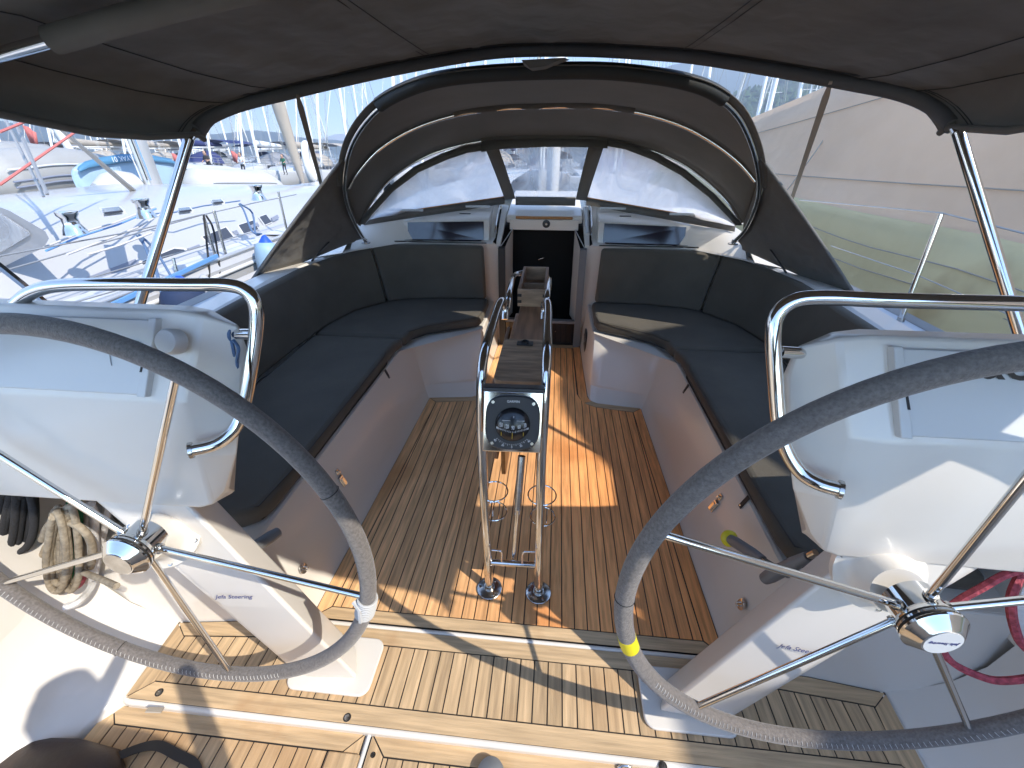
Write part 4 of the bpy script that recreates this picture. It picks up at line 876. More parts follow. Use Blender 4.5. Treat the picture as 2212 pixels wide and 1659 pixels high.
# windscreen: three panes with cloth frames
def wsb(x): return np.array([x, 3.99-.50*max(0, abs(x)-.30), 1.150-.095*max(0, abs(x)-.30)])
def wtop(px, py): return onp(px, py, pC, nC)
def pane(name, quadpts, mt, lab):
    """quadpts: bottom row and top row of equal length"""
    b, t_ = quadpts; rows = [[p*(1-k/6)+q*k/6 + np.array([0, .02*math.sin(math.pi*k/6), 0]) for p, q in zip(b, t_)] for k in range(7)]
    mb = MB(); mb.add(*gloft([DG(r) for r in rows], False)); o = mb.build(name, mt, dg, 60); o['label'] = lab; return o
cb_, ct_ = [wsb(x) for x in (-.255, -.13, 0, .13, .255)], [wtop(x, y) for x, y in ((1078, 321), (1127, 318), (1174, 316), (1222, 316), (1271, 316))]
pane('window_pane', (cb_, ct_), 'vinylc', 'clear centre pane with the mast showing through')
for s in (-1, 1):
    xs = [.345, .5, .7, .9, 1.1, 1.3, 1.40]
    bb = [wsb(x*s) for x in xs]
    tt = [(1050, 324), (1010, 330), (965, 345), (905, 372), (850, 413), (805, 462), (789, 484)] if s < 0 else [(1305, 314), (1350, 322), (1410, 345), (1470, 378), (1530, 425), (1572, 468), (1588, 486)]
    tp = [wtop(*q) for q in tt]
    pane('window_pane', (bb, tp), 'vinyls', 'milky %s pane' % ('port' if s < 0 else 'starboard'))
    # cloth frame pieces: mullion, bottom band, arch band
    def strip(name, a, b, wdt, mt='canvasin'):
        fr = []
        for p, q in zip(a, b): fr.append([p, q])
        mb = MB(); mb.add(*gloft([DG([x[0] for x in fr]), DG([x[1] for x in fr])], False)); o = mb.build(name, mt, dg, 60); solid(o, .005, 0); return o
    m0 = [cb_[0 if s < 0 else -1]*(1-k/5)+ct_[0 if s < 0 else -1]*k/5+np.array([0, .02*math.sin(math.pi*k/5)-.006, 0]) for k in range(6)]
    m1 = [bb[0]*(1-k/5)+tp[0]*k/5+np.array([0, .02*math.sin(math.pi*k/5)-.006, 0]) for k in range(6)]
    strip('window_mullion', m0, m1, 0)
    strip('sill_band', [p+np.array([0, -.006, .022]) for p in bb], [p+np.array([0, -.012, -.035]) for p in bb], 0)
    mesh('sill_piping', *gtube(DG([p+np.array([0, -.010, .024]) for p in bb]), .004, 6), 'teakwarm', dg, 50)
    strip('arch_band', [p+np.array([0, -.012, 0]) for p in tp], [wtop(1180+(q[0]-1180)*1.035, 490+(q[1]-490)*1.10)+np.array([0, -.012, 0]) for q in tt], 0)
strip('sill_band', [p+np.array([0, -.006, .020]) for p in cb_], [p+np.array([0, -.012, -.050]) for p in cb_], 0)
strip('arch_band', [wtop(x, y)+np.array([0, -.014, 0]) for x, y in ((1040, 328), (1078, 322), (1127, 319), (1174, 317), (1222, 317), (1271, 318), (1312, 320))], [wtop(x, y)+np.array([0, -.014, 0]) for x, y in ((1040, 302), (1078, 299), (1127, 297), (1174, 296), (1222, 296), (1271, 297), (1312, 299))], 0)
0 and box('sleeve_tab', tuple(np.array([-1.15, 2.62, 1.62])-OD), tuple(np.array([-1.11, 2.66, 1.70])-OD), 'canvas', dg)

# ================================================================== BIMINI
bi = empty('bimini_awning', (0, 1.0, 1.7), 'dark grey bimini awning stretched over the helm on steel bows', 'awning')
OB = np.array([0, 1.0, 1.7]); BM = lambda P: [np.array(p)-OB for p in P]
F_px = [(408, 300), (425, 272), (455, 248), (520, 222), (640, 193), (760, 165), (880, 140), (1000, 119), (1090, 108), (1180, 105), (1290, 106), (1400, 112), (1500, 120), (1620, 138), (1750, 160), (1850, 178), (1930, 193), (1990, 212), (2030, 235), (2055, 262), (2070, 285)]
nF = np.array([0, 1, -2.05]); pF = np.array([0, 1.66, 1.63]); Fw = [onp(*q, pF, nF) for q in F_px]; Fs = smoothpts(Fw, 4)
fr = resample(Fs, 73)
def bowcurve(Y, dz, wide=1.0):
    k = max(0, min(1, (Y-.9)/.9)); return [np.array([p[0]*wide*(1+.05*(1-k)), Y-2.02+1.97*(1-k)+p[1]*k+.0*k+.05*k, p[2]+dz*(1 if abs(p[0]) < 1.1 else .7)+.060*(1-k)*min(1, abs(p[0])/1.15)]) for p in fr]
stations = [(2.045, -.004, 1.0), (2.02, .018, 1.0), (1.8, .012, 1.0), (1.55, .012, 1.0), (1.3, .022, 1.0), (1.12, .040, 1.0), (.95, .030, 1.0), (.70, .015, 1.0), (.40, .015, 1.0), (.12, .035, 1.0), (.08, .01, 1.0)]
rows = []
for i, (Y, dz, wd) in enumerate(stations):
    row = bowcurve(Y, dz, wd); rows.append([p+np.array([0, 0, (.004*math.sin(j*1.9+Y*7)+.005*math.sin(j*.9-Y*5))*(0 if i < 2 or i == 5 else 1)]) for j, p in enumerate(row)])
mb = MB(); mb.add(*gloft([BM(r) for r in rows], False)); o = mb.build('awning_cloth', 'canvas', bi, 80); solid(o, .003, 1)
tube('front_bow', BM([p+np.array([0, 0, -.004]) for p in Fs]), .0135, 'steel', bi, 12)
tube('front_sleeve', BM([p+np.array([0, 0, -.006]) for p in Fs[3:-3]]), .0225, 'hem', bi, 12)
m2 = bowcurve(1.12, -.012); tube('middle_bow', BM(m2), .0135, 'steel', bi, 12); tube('middle_sleeve', BM(m2[11:-11]), .026, 'canvas', bi, 12)
mb = MB(); mb.add(*gbox((-1.03, 1.06, 1.745), (-.97, 1.19, 1.80))); 
m3 = bowcurve(.12, .018); tube('aft_bow', BM(m3), .0135, 'steel', bi, 12)
# sewn seams: narrow raised bands along and across the cloth
def seamband(js, w_=.012):
    a = [[r[j]+np.array([-w_, 0, -.0035]) for j in js] for r in rows[1:8]]
for j in (24, 48):
    for dx in (-.014, .014): tube('seam', BM([r[j]+np.array([dx, 0, -.0035]) for r in rows[1:9]]), .0014, 'canvasd', bi, 5)
for j in (6, 66, 10, 62): tube('seam', BM([r[j]+np.array([0, 0, -.003]) for r in rows[1:9]]), .0014, 'canvasd', bi, 5)
for dy in (.035, .050): tube('hem_seam', BM([p+np.array([0, -dy, .012]) for p in fr]), .0014, 'canvasd', bi, 5)
for s in (-1, 1):
    top = Fw[0] if s < 0 else Fw[-1]
    low = ony(295, 680, 1.36) if s < 0 else ony(2205, 725, 1.36)
    low = low+(low-top)*.38
    tube('pole', BM([top, low]), .0165, 'steel', bi, 14)
    mesh('pole_foot', *glathe([(.03, -.01), (.03, 0), (.017, .01), (.017, .03)], 16, low-OB, top-low), 'steeld', bi, 40)
    j = 7 if s < 0 else -8
    # side hem
    tube('side_hem', BM([r[0 if s < 0 else -1] for r in rows]), .010, 'canvas', bi, 8)
    # strap down to the deck forward
    a, b = (onp(642, 204, pF, nF), ony(697, 410, 2.9)) if s < 0 else (onp(1795, 176, pF, nF), ony(1712, 425, 2.9))
    b2 = b+(b-a)*.8; d = (b2-a)/np.linalg.norm(b2-a); wv = np.cross(d, (a+b)/2-CAM); wv -= d*np.dot(wv, d); wv /= np.linalg.norm(wv)
    mb = MB(); n_ = np.cross(d, wv)*.002
    mb.add(*gloft([[p-wv*h-n_, p+wv*h-n_, p+wv*h+n_, p-wv*h+n_] for p, h in ((a, .005), (a+(b2-a)*.05, .012), (a+(b2-a)*.5, .010), (b2, .008))])); st = mb.build('tension_strap', 'sailtan' if s > 0 else 'strapc', bi)
    st.location = tuple(-OB)
tie = MB(); tie.add(*gloft([[(x, y, z) for x, y, z in ((-.06, 2.0, 1.865), (.10, 2.0, 1.87), (.12, 2.04, 1.868), (-.05, 2.045, 1.85))], [(x, y, z) for x, y, z in ((-.03, 2.0, 1.84), (.03, 2.0, 1.845), (.03, 2.04, 1.84), (-.02, 2.045, 1.835))]])); o = tie.build('ragged_tab', 'canvas', bi); o.location = tuple(-OB)

# ================================================================== DECK FITTINGS
def stanchion(pb, pt, lab, r=.0125):
    t = empty('stanchion', tuple(pb), lab, 'stanchion'); tube('post', [np.zeros(3), pt-pb], r, 'steel', t, 12)
    mesh('socket', *glathe([(.03, -.01), (.03, 0), (.018, .004), (.018, .05)], 14, (0, 0, 0), pt-pb), 'steeld', t, 40); return t
stanchion(onx(1940, 706, 2.0), onx(2034, 462, 2.0), 'steel stanchion on the starboard side deck before the tented yacht')
def line(name, pts, r, mt, lab, cat, grp=None, world=False):
    o = tube(name, pts, r, mt, None, 6, False, world); tag(o, lab, cat, grp); return o
line('lifeline', [onx(1727, 432, 2.0), onx(2034, 460, 2.0), onx(2212, 504, 2.0), onx(2400, 560, 2.0)], .004, 'wire', 'upper lifeline wire on the starboard side deck', 'lifeline')
line('lifeline', [onx(1795, 531, 2.0), onx(1981, 594, 2.0), onx(2166, 674, 2.0), onx(2300, 730, 2.0)], .003, 'wire', 'lower lifeline wire on the starboard side deck', 'lifeline')
line('stern_rail', [ony(-40, 545, 1.3), ony(0, 575, 1.35), ony(100, 655, 1.45), ony(190, 735, 1.5)], .0125, 'steel', 'thin steel brace crossing behind the port grab rail', 'rail')

# ================================================================== ROPES, BAG, SMALL THINGS
def coil(name, cx, cy, Y, wpx, hpx, n, r, mt, lab, seed, cat='rope', tails=(), lean=0.0):
    """n hanging loops that share a bend at the top and spread out below"""
    rnd = random.Random(seed); pts = []
    for k in range(n):
        w_ = wpx*(.35+.65*rnd.random()); h_ = hpx*(.88+.16*rnd.random()); ox = (rnd.random()-.5)*wpx*.9; oy = rnd.uniform(-4, 6); yy = Y-.012*(k % 4)-rnd.uniform(0, .03); sq_ = rnd.choice((-1, 1))
        for j in range(14):
            a = 2*math.pi*j/14; sx = math.sin(a)*sq_; cyy = -math.cos(a)
            px = cx+ox+(w_*sx*(.30+.42*(1+cyy)*.5))+lean*cyy*hpx; py = cy+oy+h_*cyy
            pts.append(ony(px+rnd.uniform(-1, 1), py+rnd.uniform(-1, 1), yy-.010*math.sin(a*.5)))
    o = tube(name, smoothpts(pts, 3), r, mt, None, 8); tag(o, lab, cat)
    for tl in tails:
        mesh('rope_tail', *gtube(smoothpts([ony(*q) for q in tl], 4), r, 8), mt, o, 50)
    return o
coil('rope_coil', 138, 1185, .78, 44, 88, 12, .0092, 'ropeb', 'coiled beige rope hanging behind the port wheel', 3, tails=([(168, 1232, .74), (190, 1240, .72), (220, 1252, .69), (252, 1266, .66)], [(100, 1180, .80), (85, 1205, .79), (50, 1228, .78), (20, 1240, .78)]))
mesh('coil_wrap', *gtube(smoothpts([ony(*q) for q in ((92, 1165, .75), (110, 1130, .74), (150, 1128, .73), (185, 1150, .73), (200, 1185, .74), (196, 1225, .76))], 5), .0105, 8), 'ropeb', bpy.data.objects['rope_coil'], 50)
coil('rope_coil', 30, 1120, .82, 60, 76, 15, .0095, 'ropek', 'thick black rope coil hanging under the port console', 5, lean=-.15)
coil('rope_coil', 196, 1170, .83, 18, 80, 3, .010, 'ropew', 'white rope with red flecks hanging right of the beige coil', 8)
coil('rope_coil', 158, 1170, .84, 26, 95, 2, .009, 'ropeg', 'green rope hanging behind the beige coil', 9)
line('rope_end', smoothpts([ony(250, 1010, .86), ony(206, 1230, .82), ony(196, 1270, .78), ony(170, 1300, .72), ony(140, 1312, .70)], 5), .0115, 'ropew', 'white and red flecked rope tail on the port locker floor', 'rope')
line('rope_loop', smoothpts([ony(165, 1290, .82), ony(150, 1278, .80), ony(172, 1262, .79), ony(183, 1240, .80)], 5), .010, 'roper', 'short red rope piece under the green one', 'rope')
line('rope_loop', smoothpts([ony(2290, 1225, .74), ony(2190, 1235, .72), ony(2120, 1270, .71), ony(2055, 1310, .71), ony(2022, 1360, .70), ony(2050, 1425, .68), ony(2120, 1462, .66), ony(2180, 1470, .65), ony(2300, 1452, .64)], 6), .0088, 'roper', 'big red rope loop hanging beside the starboard hub', 'rope')
line('rope_loop', smoothpts([ony(2205, 1240, .74), ony(2185, 1290, .71), ony(2190, 1350, .70), ony(2215, 1400, .69), ony(2280, 1430, .69)], 6), .0095, 'roper', 'inner red rope loop at the right picture edge', 'rope')
line('rope_loop', smoothpts([ony(2230, 1240, .76), ony(2203, 1300, .74), ony(2207, 1360, .73), ony(2260, 1400, .73)], 6), .014, 'ropew', 'white and blue flecked rope at the right picture edge', 'rope')
# cord tied round the port rail stub
ro = empty('tied_cord', (0, 0, 0), 'blue cord tied round the stub of the port grab rail', 'cord')
for k in range(3):
    c = ony(489+k*8, 722, .79); mesh('cord_turn', *gtube([c+np.array([.002*math.sin(a)+.004*k*0, .0155*math.cos(a), .0155*math.sin(a)]) for a in np.linspace(0, 2*math.pi, 16, endpoint=False)], .0035, 6, True), 'ropebl', ro, 50)
mesh('cord_tail', *gtube(smoothpts([ony(500, 735, .775), ony(505, 760, .77), ony(508, 790, .77), ony(512, 815, .77)], 4), .0035, 6), 'ropebl', ro, 50)
mesh('cord_tail', *gtube(smoothpts([ony(504, 735, .775), ony(515, 752, .765), ony(512, 780, .765), ony(515, 802, .765)], 4), .0035, 6), 'ropebl', ro, 50)
c = ony(18, 688, .775); o = mesh('green_tape', *glathe([(.0150, -.02), (.0150, .02)], 14, c, (.35, 0, 1)), 'ropeg', None, 50); tag(o, 'green tape band on the port grab rail', 'tape')
# bag on the left lid
bg_ = empty('leather_bag', (-1.12, .47, Z3), 'brown leather bag with black strap on the left hatch lid', 'bag')
ring = lambda x, w_, h, z: [(x, w_*math.cos(a), z+h*max(-.15, math.sin(a))) for a in np.linspace(0, 2*math.pi, 20, endpoint=False)]
mb = MB(); mb.add(*gloft([ring(-.34, .10, .07, .02), ring(-.30, .15, .12, .02), ring(-.1, .165, .14, .02), ring(.06, .15, .125, .02), ring(.13, .10, .08, .02), ring(.15, .04, .03, .02)])); o = mb.build('bag_body', 'bag', bg_, 60); o.location = (-.10, -.12, 0); o.scale = (.85, .85, .58)
zp = mesh('zip', *gtube(smoothpts([(-.30, -.03, .138), (-.1, -.01, .160), (.03, 0, .146), (.08, .0, .13)], 4), .007, 6), 'strap', bg_, 50); zp.location = o.location; zp.scale = o.scale
def ribbon(name, pts, w_, mt, par, thick=.003, up=(0, 0, 1)):
    P = smoothpts(pts, 5); ringz = []
    for i, p in enumerate(P):
        t_ = P[min(i+1, len(P)-1)]-P[max(i-1, 0)]; t_ /= np.linalg.norm(t_); sd_ = np.cross(t_, np.array(up, float)); sd_ /= np.linalg.norm(sd_)+1e-9; n_ = np.cross(sd_, t_)*thick
        ringz.append([p-sd_*w_, p+sd_*w_, p+sd_*w_+n_, p-sd_*w_+n_])
    mb = MB(); mb.add(*gloft(ringz)); return mb.build(name, mt, par, 40)
B0 = np.array([-1.12, .47, Z3])
ribbon('bag_strap', [onz(205, 1655, Z3+.03)-B0, onz(260, 1632, Z3+.02)-B0, onz(310, 1614, Z3+.012)-B0, onz(345, 1612, Z3+.012)-B0, onz(385, 1632, Z3+.010)-B0, onz(418, 1650, Z3+.008)-B0, onz(424, 1680, Z3+.006)-B0, onz(380, 1710, Z3+.006)-B0], .013, 'strap', bg_)
o = box('bag_badge', (.0, .0, .10), (.045, .02, .104), 'sailtan', bg_); o.location = (-.02, .03, -.005); o.rotation_euler = (-.5, .3, .2)
c = onz(1060, 1676, Z3); o = lathe('dome_cap', [(.042, 0), (.042, .012), (.038, .030), (.024, .040), (0, .044)], 'greyp', None, 28, c); tag(o, 'dark grey domed cap at the near edge of the right hatch lid', 'cap')
c = onz(1350, 1663, Z3); o = tube('chrome_catch', [c+np.array([-.02, 0, .004]), c+np.array([-.008, .006, .014]), c+np.array([.008, .006, .014]), c+np.array([.02, 0, .004])], .006, 'steel'); tag(o, 'small chrome catch near the bottom edge of the teak lid', 'catch')
# ================================================================== WATER, HILLS
WZ = -.78
def W(p): return RT @ Vector(tuple(map(float, p)))
def far(px, py, D):
    d = RT.to_3x3() @ Vector(tuple(ray(px, py))); c = W(CAM); h = math.hypot(d.x, d.y); return c+d*(D/h)
M['sea'] = mat('harbour_water', (0.02, 0.045, 0.055), 0.08, bump=[(2.2, 0.5, 0.06), (9, 0.35, 0.02)])
o = mesh('sea', [(-2300, -250, WZ), (2300, -250, WZ), (2300, 2300, WZ), (-2300, 2300, WZ)], [(0, 1, 2, 3)], 'sea', None, None, True); o['kind'] = 'structure'
from mathutils import noise
def ridge(name, pts, D, depth, mt, amp, foot=.5):
    P = [far(x, y, D) for x, y in pts]; n = (len(P)-1)*10; P2 = resample([np.array(p) for p in P], n+1); vs = []; R_ = 14
    for p in P2:
        for r_ in range(-3, R_+1):
            if r_ <= 0: t = -r_/3; q = np.array([p[0]*(1+.5*t*depth/D), p[1]*(1+.5*t*depth/D), p[2]*(1-t*.9)])
            else: t = r_/R_; k = 1-t*foot*depth/D; q = np.array([p[0]*k, p[1]*k, WZ-1+(p[2]-WZ+1)*(1-t)**1.15])
            nz = noise.noise(Vector((q[0], q[1], 0))*(6/D*3))*amp+noise.noise(Vector((q[0], q[1], 5))*(24/D*3))*amp*.4
            e = 1.0 if r_ > 0 else .25; e *= min(1, (R_-r_)/4)
            vs.append((q[0], q[1], max(WZ-2, q[2]+nz*e)))
    m_ = R_+4; fs = [(i*m_+j, i*m_+j+1, (i+1)*m_+j+1, (i+1)*m_+j) for i in range(n) for j in range(m_-1)]
    o = mesh(name, vs, fs, mt, None, 80, True); o['kind'] = 'structure'; return o
ridge('hills', [(-900, 250), (-400, 258), (-100, 262), (0, 262), (60, 266), (130, 275), (200, 284), (280, 292), (345, 299), (400, 300), (450, 294), (500, 286), (540, 282), (590, 287), (640, 295), (690, 301), (760, 306), (900, 312)], 1400, 700, 'hillfar', 12)
ridge('hills', [(660, 311), (690, 300), (708, 295), (722, 291), (740, 289), (760, 294), (790, 303), (830, 310)], 1850, 300, 'snow', 5)
ridge('hills', [(1000, 300), (1250, 235), (1380, 175), (1420, 155), (1450, 140), (1479, 131), (1520, 134), (1570, 141), (1640, 152), (1750, 165), (1900, 175), (2200, 170)], 1400, 800, 'hillfar', 18)
hg = ridge('hills', [(1440, 285), (1520, 245), (1560, 222), (1580, 213), (1605, 200), (1640, 186), (1670, 176), (1720, 160), (1800, 145), (1950, 130), (2200, 120)], 620, 420, 'hillgreen', 9, .7)
# trees on the near green slope: one mass of small crowns
rnd = random.Random(5); mb = MB()
hm = hg.data
for k in range(2600):
    f = hm.polygons[rnd.randrange(len(hm.polygons))]; c = f.center
    if c.z < 20: continue
    r_ = rnd.uniform(2.0, 4.5); c = c+Vector((rnd.uniform(-9, 9), rnd.uniform(-9, 9), 0))
    vs = [(c.x+r_*math.cos(a)*rnd.uniform(.7, 1.1), c.y+r_*math.sin(a)*rnd.uniform(.7, 1.1), c.z+rnd.uniform(-1, .5)+1.5) for a in np.linspace(0, 2*math.pi, 5, endpoint=False)]
    mb.add(vs+[(c.x+rnd.uniform(-1, 1), c.y+rnd.uniform(-1, 1), c.z+r_*1.5)], [(i, (i+1) % 5, 5) for i in range(5)])
M['trees'] = mat('pine_foliage', (0.040, 0.070, 0.020), 0.95, var=(0.25, 0.5, 1.7))
o = mb.build('hillside_trees', 'trees', None, None, True); o['kind'] = 'stuff'; o['label'] = 'pine trees covering the green hillside'; o['category'] = 'trees'

hz = box('haze', (-2350, -300, WZ-1), (2350, 2350, 300), None, None, 0, True); hz['kind'] = 'stuff'; hz['label'] = 'thin blue air over the harbour'; hz['category'] = 'haze'
hm_ = bpy.data.materials.new('haze'); hm_.use_nodes = True; hn = hm_.node_tree.nodes; hn.clear(); ho = hn.new('ShaderNodeOutputMaterial'); hv_ = hn.new('ShaderNodeVolumePrincipled')
hv_.inputs['Color'].default_value = (0.72, 0.84, 1.0, 1); hv_.inputs['Density'].default_value = 0.0010; hv_.inputs['Anisotropy'].default_value = 0.2
hm_.node_tree.links.new(hv_.outputs[0], ho.inputs['Volume']); hz.data.materials.append(hm_)

# ================================================================== TENTED YACHT TO STARBOARD
tn = empty('tented_yacht', (3.7, 4, .8), 'yacht laid up under a huge beige tent with pale green skirt', 'boat')
OT = np.array([3.7, 4, .8]); TN = lambda P: [np.array(p)-OT for p in P]
ys = [-3.5, -2.2, -1.6, -1.1, -.75, -.4, 0, .4, .8, 1.4, 2.4, 4, 6, 9.2, 12.2, 15, 18]
rz = [3.6, 4.1, 4.28, 4.30, 4.16, 4.5, 4.62, 4.55, 4.2, 3.7, 3.45, 3.15, 2.85, 2.38, 2.0, 1.65, 1.3]  # unseen peak abreast of the cockpit, shaped to block sun there
def wob(y, k, a=.03): return a*math.sin(y*1.7+k)+a*.6*math.sin(y*3.9+k*2.3)
rowsT = []
prof_t = [(3.62, .80), (3.70, .86), (3.95, 1.0), (4.25, 1.0), (4.6, 1.0), (5.8, 1.0), (7.0, 1.0), (8.2, .9)]
fr_ = [0, .03, .30, .64, 1.0, 1.08, .72, .1]
for i, (x, _) in enumerate(prof_t):
    r = []
    for y, z in zip(ys, rz):
        zb = .80+.012*(y-4)*(-1); zz = zb+(z-zb)*fr_[i]; r.append((x+wob(y, i, .02), y, zz+wob(y, i*1.3, .02)))
    rowsT.append(smoothpts(r, 4))
mb = MB(); mb.add(*gloft([TN(r) for r in rowsT], False)); mb.build('tent_roof', 'tan', tn, 80)
sk = []
for i, (x, z) in enumerate([(3.60, .90), (3.52, .80), (3.50, .45), (3.52, .0), (3.56, -.6)]):
    sk.append(smoothpts([(x+wob(y, i*2, .03), y, z-.012*(y-4)+wob(y, i, .02)) for y in ys], 4))
mb = MB(); mb.add(*gloft([TN(r) for r in sk], False)); mb.build('tent_skirt', 'olive', tn, 80)
for dz, dx in ((.05, .025), (.0, .0)):
    tube('hem_seam', TN([np.array(p)+np.array([-.02-dx*0, 0, dz]) for p in rowsT[0]]), .006, 'piping', tn, 5)
for a, k in ((1, .55), (3, .02)):
    tube('seam', TN([(np.array(p)*(1-k)+np.array(q)*k)+np.array([-.012, 0, .012]) for p, q in zip(rowsT[a], rowsT[a+1])]), .006, 'sailtan', tn, 5)
for k, zz in ((0, .62), (1, .40)): tube('skirt_seam', TN([(3.49+wob(y, 2, .02)-.015, y, zz-.02*(y-4)*(1+k*.5)+.02*math.sin(y*2)) for y in np.linspace(-3, 18, 40)]), .006, 'sailtan', tn, 5)
tube('lacing_line', TN([onx(1620, 520, 3.45), onx(1760, 330, 3.9), onx(1800, 270, 4.3)]), .008, 'sailtan', tn, 5)

# ================================================================== NEIGHBOUR YACHT TO PORT (near)
nb = empty('sailing_yacht', (-3.0, 3, .6), 'long white yacht moored alongside to port with fenders and side windows', 'boat')
ON = np.array([-3.0, 3, .6]); NN = lambda P: [np.array(p)-ON for p in P]
secs = []
for y, k in ((-4, .92), (-1, 1.0), (2, 1.0), (5, 1.0), (7.5, .93), (9.5, .72), (11, .45), (12.2, .08)):
    cxm = -4.95; hw = 1.95*k
    def X(d): return cxm+hw*d
    cab = 1.0 if y < 6.5 else .55 if y < 8 else .12
    secs.append([(X(.93), y, -.85), (X(1.0), y, -.1), (X(1.02), y, .55), (X(1.0), y, .60), (X(.985), y, .60), (X(.97), y, .57), (X(.80), y, .60), (X(.74), y, .64), (X(.62), y, .64+.30*cab), (X(.40), y, .64+.44*cab), (X(0), y, .64+.50*cab), (X(-.40), y, .64+.44*cab), (X(-.62), y, .64+.30*cab), (X(-.80), y, .62), (X(-1.0), y, .60), (X(-.93), y, -.85)])
mb = MB(); mb.add(*gloft([NN(r) for r in secs])); mb.build('hull_and_deck', 'hull', nb, 40)
def nq(name, pts, mt, push=.006):       # thin panel on the near side slope, lifted by push
    P = [np.array(p) for p in pts]; n = np.cross(P[1]-P[0], P[2]-P[0]); n /= np.linalg.norm(n)
    if n[0] < 0: n = -n
    mb = MB(); mb.add(*gloft([NN([p-n*.01 for p in P]), NN([p+n*push for p in P])])); return mb.build(name, mt, nb)
def side(px, py):                       # pixel -> cabin side slope of the neighbour
    p0 = np.array([-4.95+1.95*.74, 0, .64]); p1 = np.array([-4.95+1.95*.62, 0, .94]); d = p1-p0; return onp(px, py, p0, np.array([d[2], 0, -d[0]]))
for k, Q in enumerate(([(306, 566), (376, 538), (397, 540), (410, 560), (404, 570), (330, 594), (314, 590)], [(437, 512), (487, 492), (503, 512), (454, 530)], [(515, 487), (545, 477), (558, 496), (528, 507)], [(560, 469), (574, 464), (586, 480), (572, 486)], [(50, 672), (98, 640), (128, 655), (126, 672), (80, 690), (48, 690)])):
    fr0 = nq('window_frame', [side(x+(x-sum(a for a, b in Q)/len(Q))*.10, y+(y-sum(b for a, b in Q)/len(Q))*.14) for x, y in Q], 'pod', .004)
    g_ = nq('window_pane', [side(x, y) for x, y in Q], 'glassb', .008); g_.parent = fr0
for a, b in (((117, 642), (300, 570)), ((412, 546), (436, 537)), ((508, 508), (516, 505)), ((545, 495), (560, 488)), ((590, 478), (603, 471))):
    pa, pb = side(*a), side(*b); u = np.array([-.03, 0, .075])*.55; nq('grey_stripe', [pa, pb, pb+u, pa+u], 'linegrey', .005)
hullp = lambda x, y: onx(x, y, -4.95+1.95*1.02)
pa, pb = hullp(200, 684), hullp(470, 556); nq('blue_stripe', [pa, pb, pb+np.array([0, 0, .03]), pa+np.array([0, 0, .03])], 'lineblue', .012)
tube('rubbing_strake', NN([(-4.95+1.95*1.02*k, y, .50) for y, k in ((-4, .92), (2, 1), (5, 1), (7.5, .93), (9.5, .72))]), .02, 'pod', nb, 8)
tube('roof_stripe', NN([onx(95, 548, -4.2), onx(150, 530, -4.2), onx(290, 510, -4.3), onx(345, 500, -4.3)]), .010, 'lineblue', nb, 6)
tube('grab_rail', NN([onx(240, 528, -4.0), onx(250, 515, -4.0), onx(330, 492, -4.0), onx(450, 455, -4.0), onx(520, 435, -4.0)]), .018, 'teakx', nb, 6)
# own lifelines and stanchions of the neighbour
for q0, q1 in (((462, 455), (498, 588)), ((601, 414), (619, 494)), ((440, 470), (482, 606))):
    a, b = onx(*q1, -3.08), onx(*q0, -3.08); tube('stanchion', NN([a, b]), .013, 'steeld', nb, 8)
for L in ([(-60, 605), (0, 587), (220, 525), (437, 464), (555, 437), (640, 420)], [(-60, 566), (0, 553), (284, 500), (437, 463)], [(-60, 668), (60, 640), (300, 570), (480, 520), (560, 497)], [(-60, 728), (110, 668), (380, 590), (520, 545)]):
    tube('lifeline', NN([onx(*q, -3.08) for q in L]), .005, 'wire', nb, 5)
# deck gear of the neighbour: hatches, winch, clutches, sheets, toe rail, non-skid strips
def roof(px, py, z): return onz(px, py, z)
for Q in ([(215, 452), (262, 447), (272, 458), (222, 464)], [(382, 452), (412, 449), (418, 456), (386, 460)], [(455, 434), (480, 432), (486, 438), (460, 441)]):
    fr1 = nq('deck_hatch', [roof(x, y, 1.135) for x, y in Q], 'pod', .012); cxq = sum(a for a, b in Q)/4; cyq = sum(b for a, b in Q)/4
    g1 = nq('hatch_glass', [roof(cxq+(x-cxq)*.8, cyq+(y-cyq)*.75, 1.150) for x, y in Q], 'glassb', .003); g1.parent = fr1
for q in ((165, 505), (318, 470), (560, 432)):
    c = roof(*q, 1.05); o = mesh('winch', *glathe([(.07, 0), (.06, .03), (.045, .06), (.045, .10), (.06, .12), (.06, .14), (0, .145)], 18, c-ON, (0, 0, 1)), 'steel', nb, 40)
for k, (L, m_) in enumerate((([(100, 545), (170, 515), (250, 490), (335, 455)], 'ropew'), ([(105, 552), (175, 521), (258, 494), (340, 458)], 'lineblue'), ([(150, 560), (230, 528), (300, 500), (350, 470)], 'ropew'), ([(330, 470), (380, 466), (440, 452), (520, 440)], 'ropebl'), ([(195, 560), (260, 540), (330, 512)], 'ropew'))):
    tube('deck_line', NN([side(x, y)*.35+roof(x, y, 1.0)*.65+np.array([0, 0, .03]) for x, y in L]), .007, m_, nb, 6)
tube('toe_rail', NN([(-4.95+1.95*k, y, .625) for y, k in ((-4, .92), (-1, 1), (2, 1), (5, 1), (7.5, .93), (9.5, .72), (11, .45))]), .020, 'alu', nb, 8)
mb = MB()
for y0_, y1_, w0_ in ((-3, 1.2, .10), (1.4, 4.8, .10), (5.0, 7.2, .10)): mb.add(*gbox((-4.95+1.95*.83, y0_, .606), (-4.95+1.95*.955, y1_, .612)))
o = mb.build('nonskid_strip', 'gelgrey', nb); o.location = tuple(-ON)
for y in (.2, 3.4, 6.1): mesh('chainplate', *gtube([np.array([-3.12, y, .60])-ON, np.array([-3.12, y+.02, .72])-ON], .012, 6), 'steeld', nb, 50)
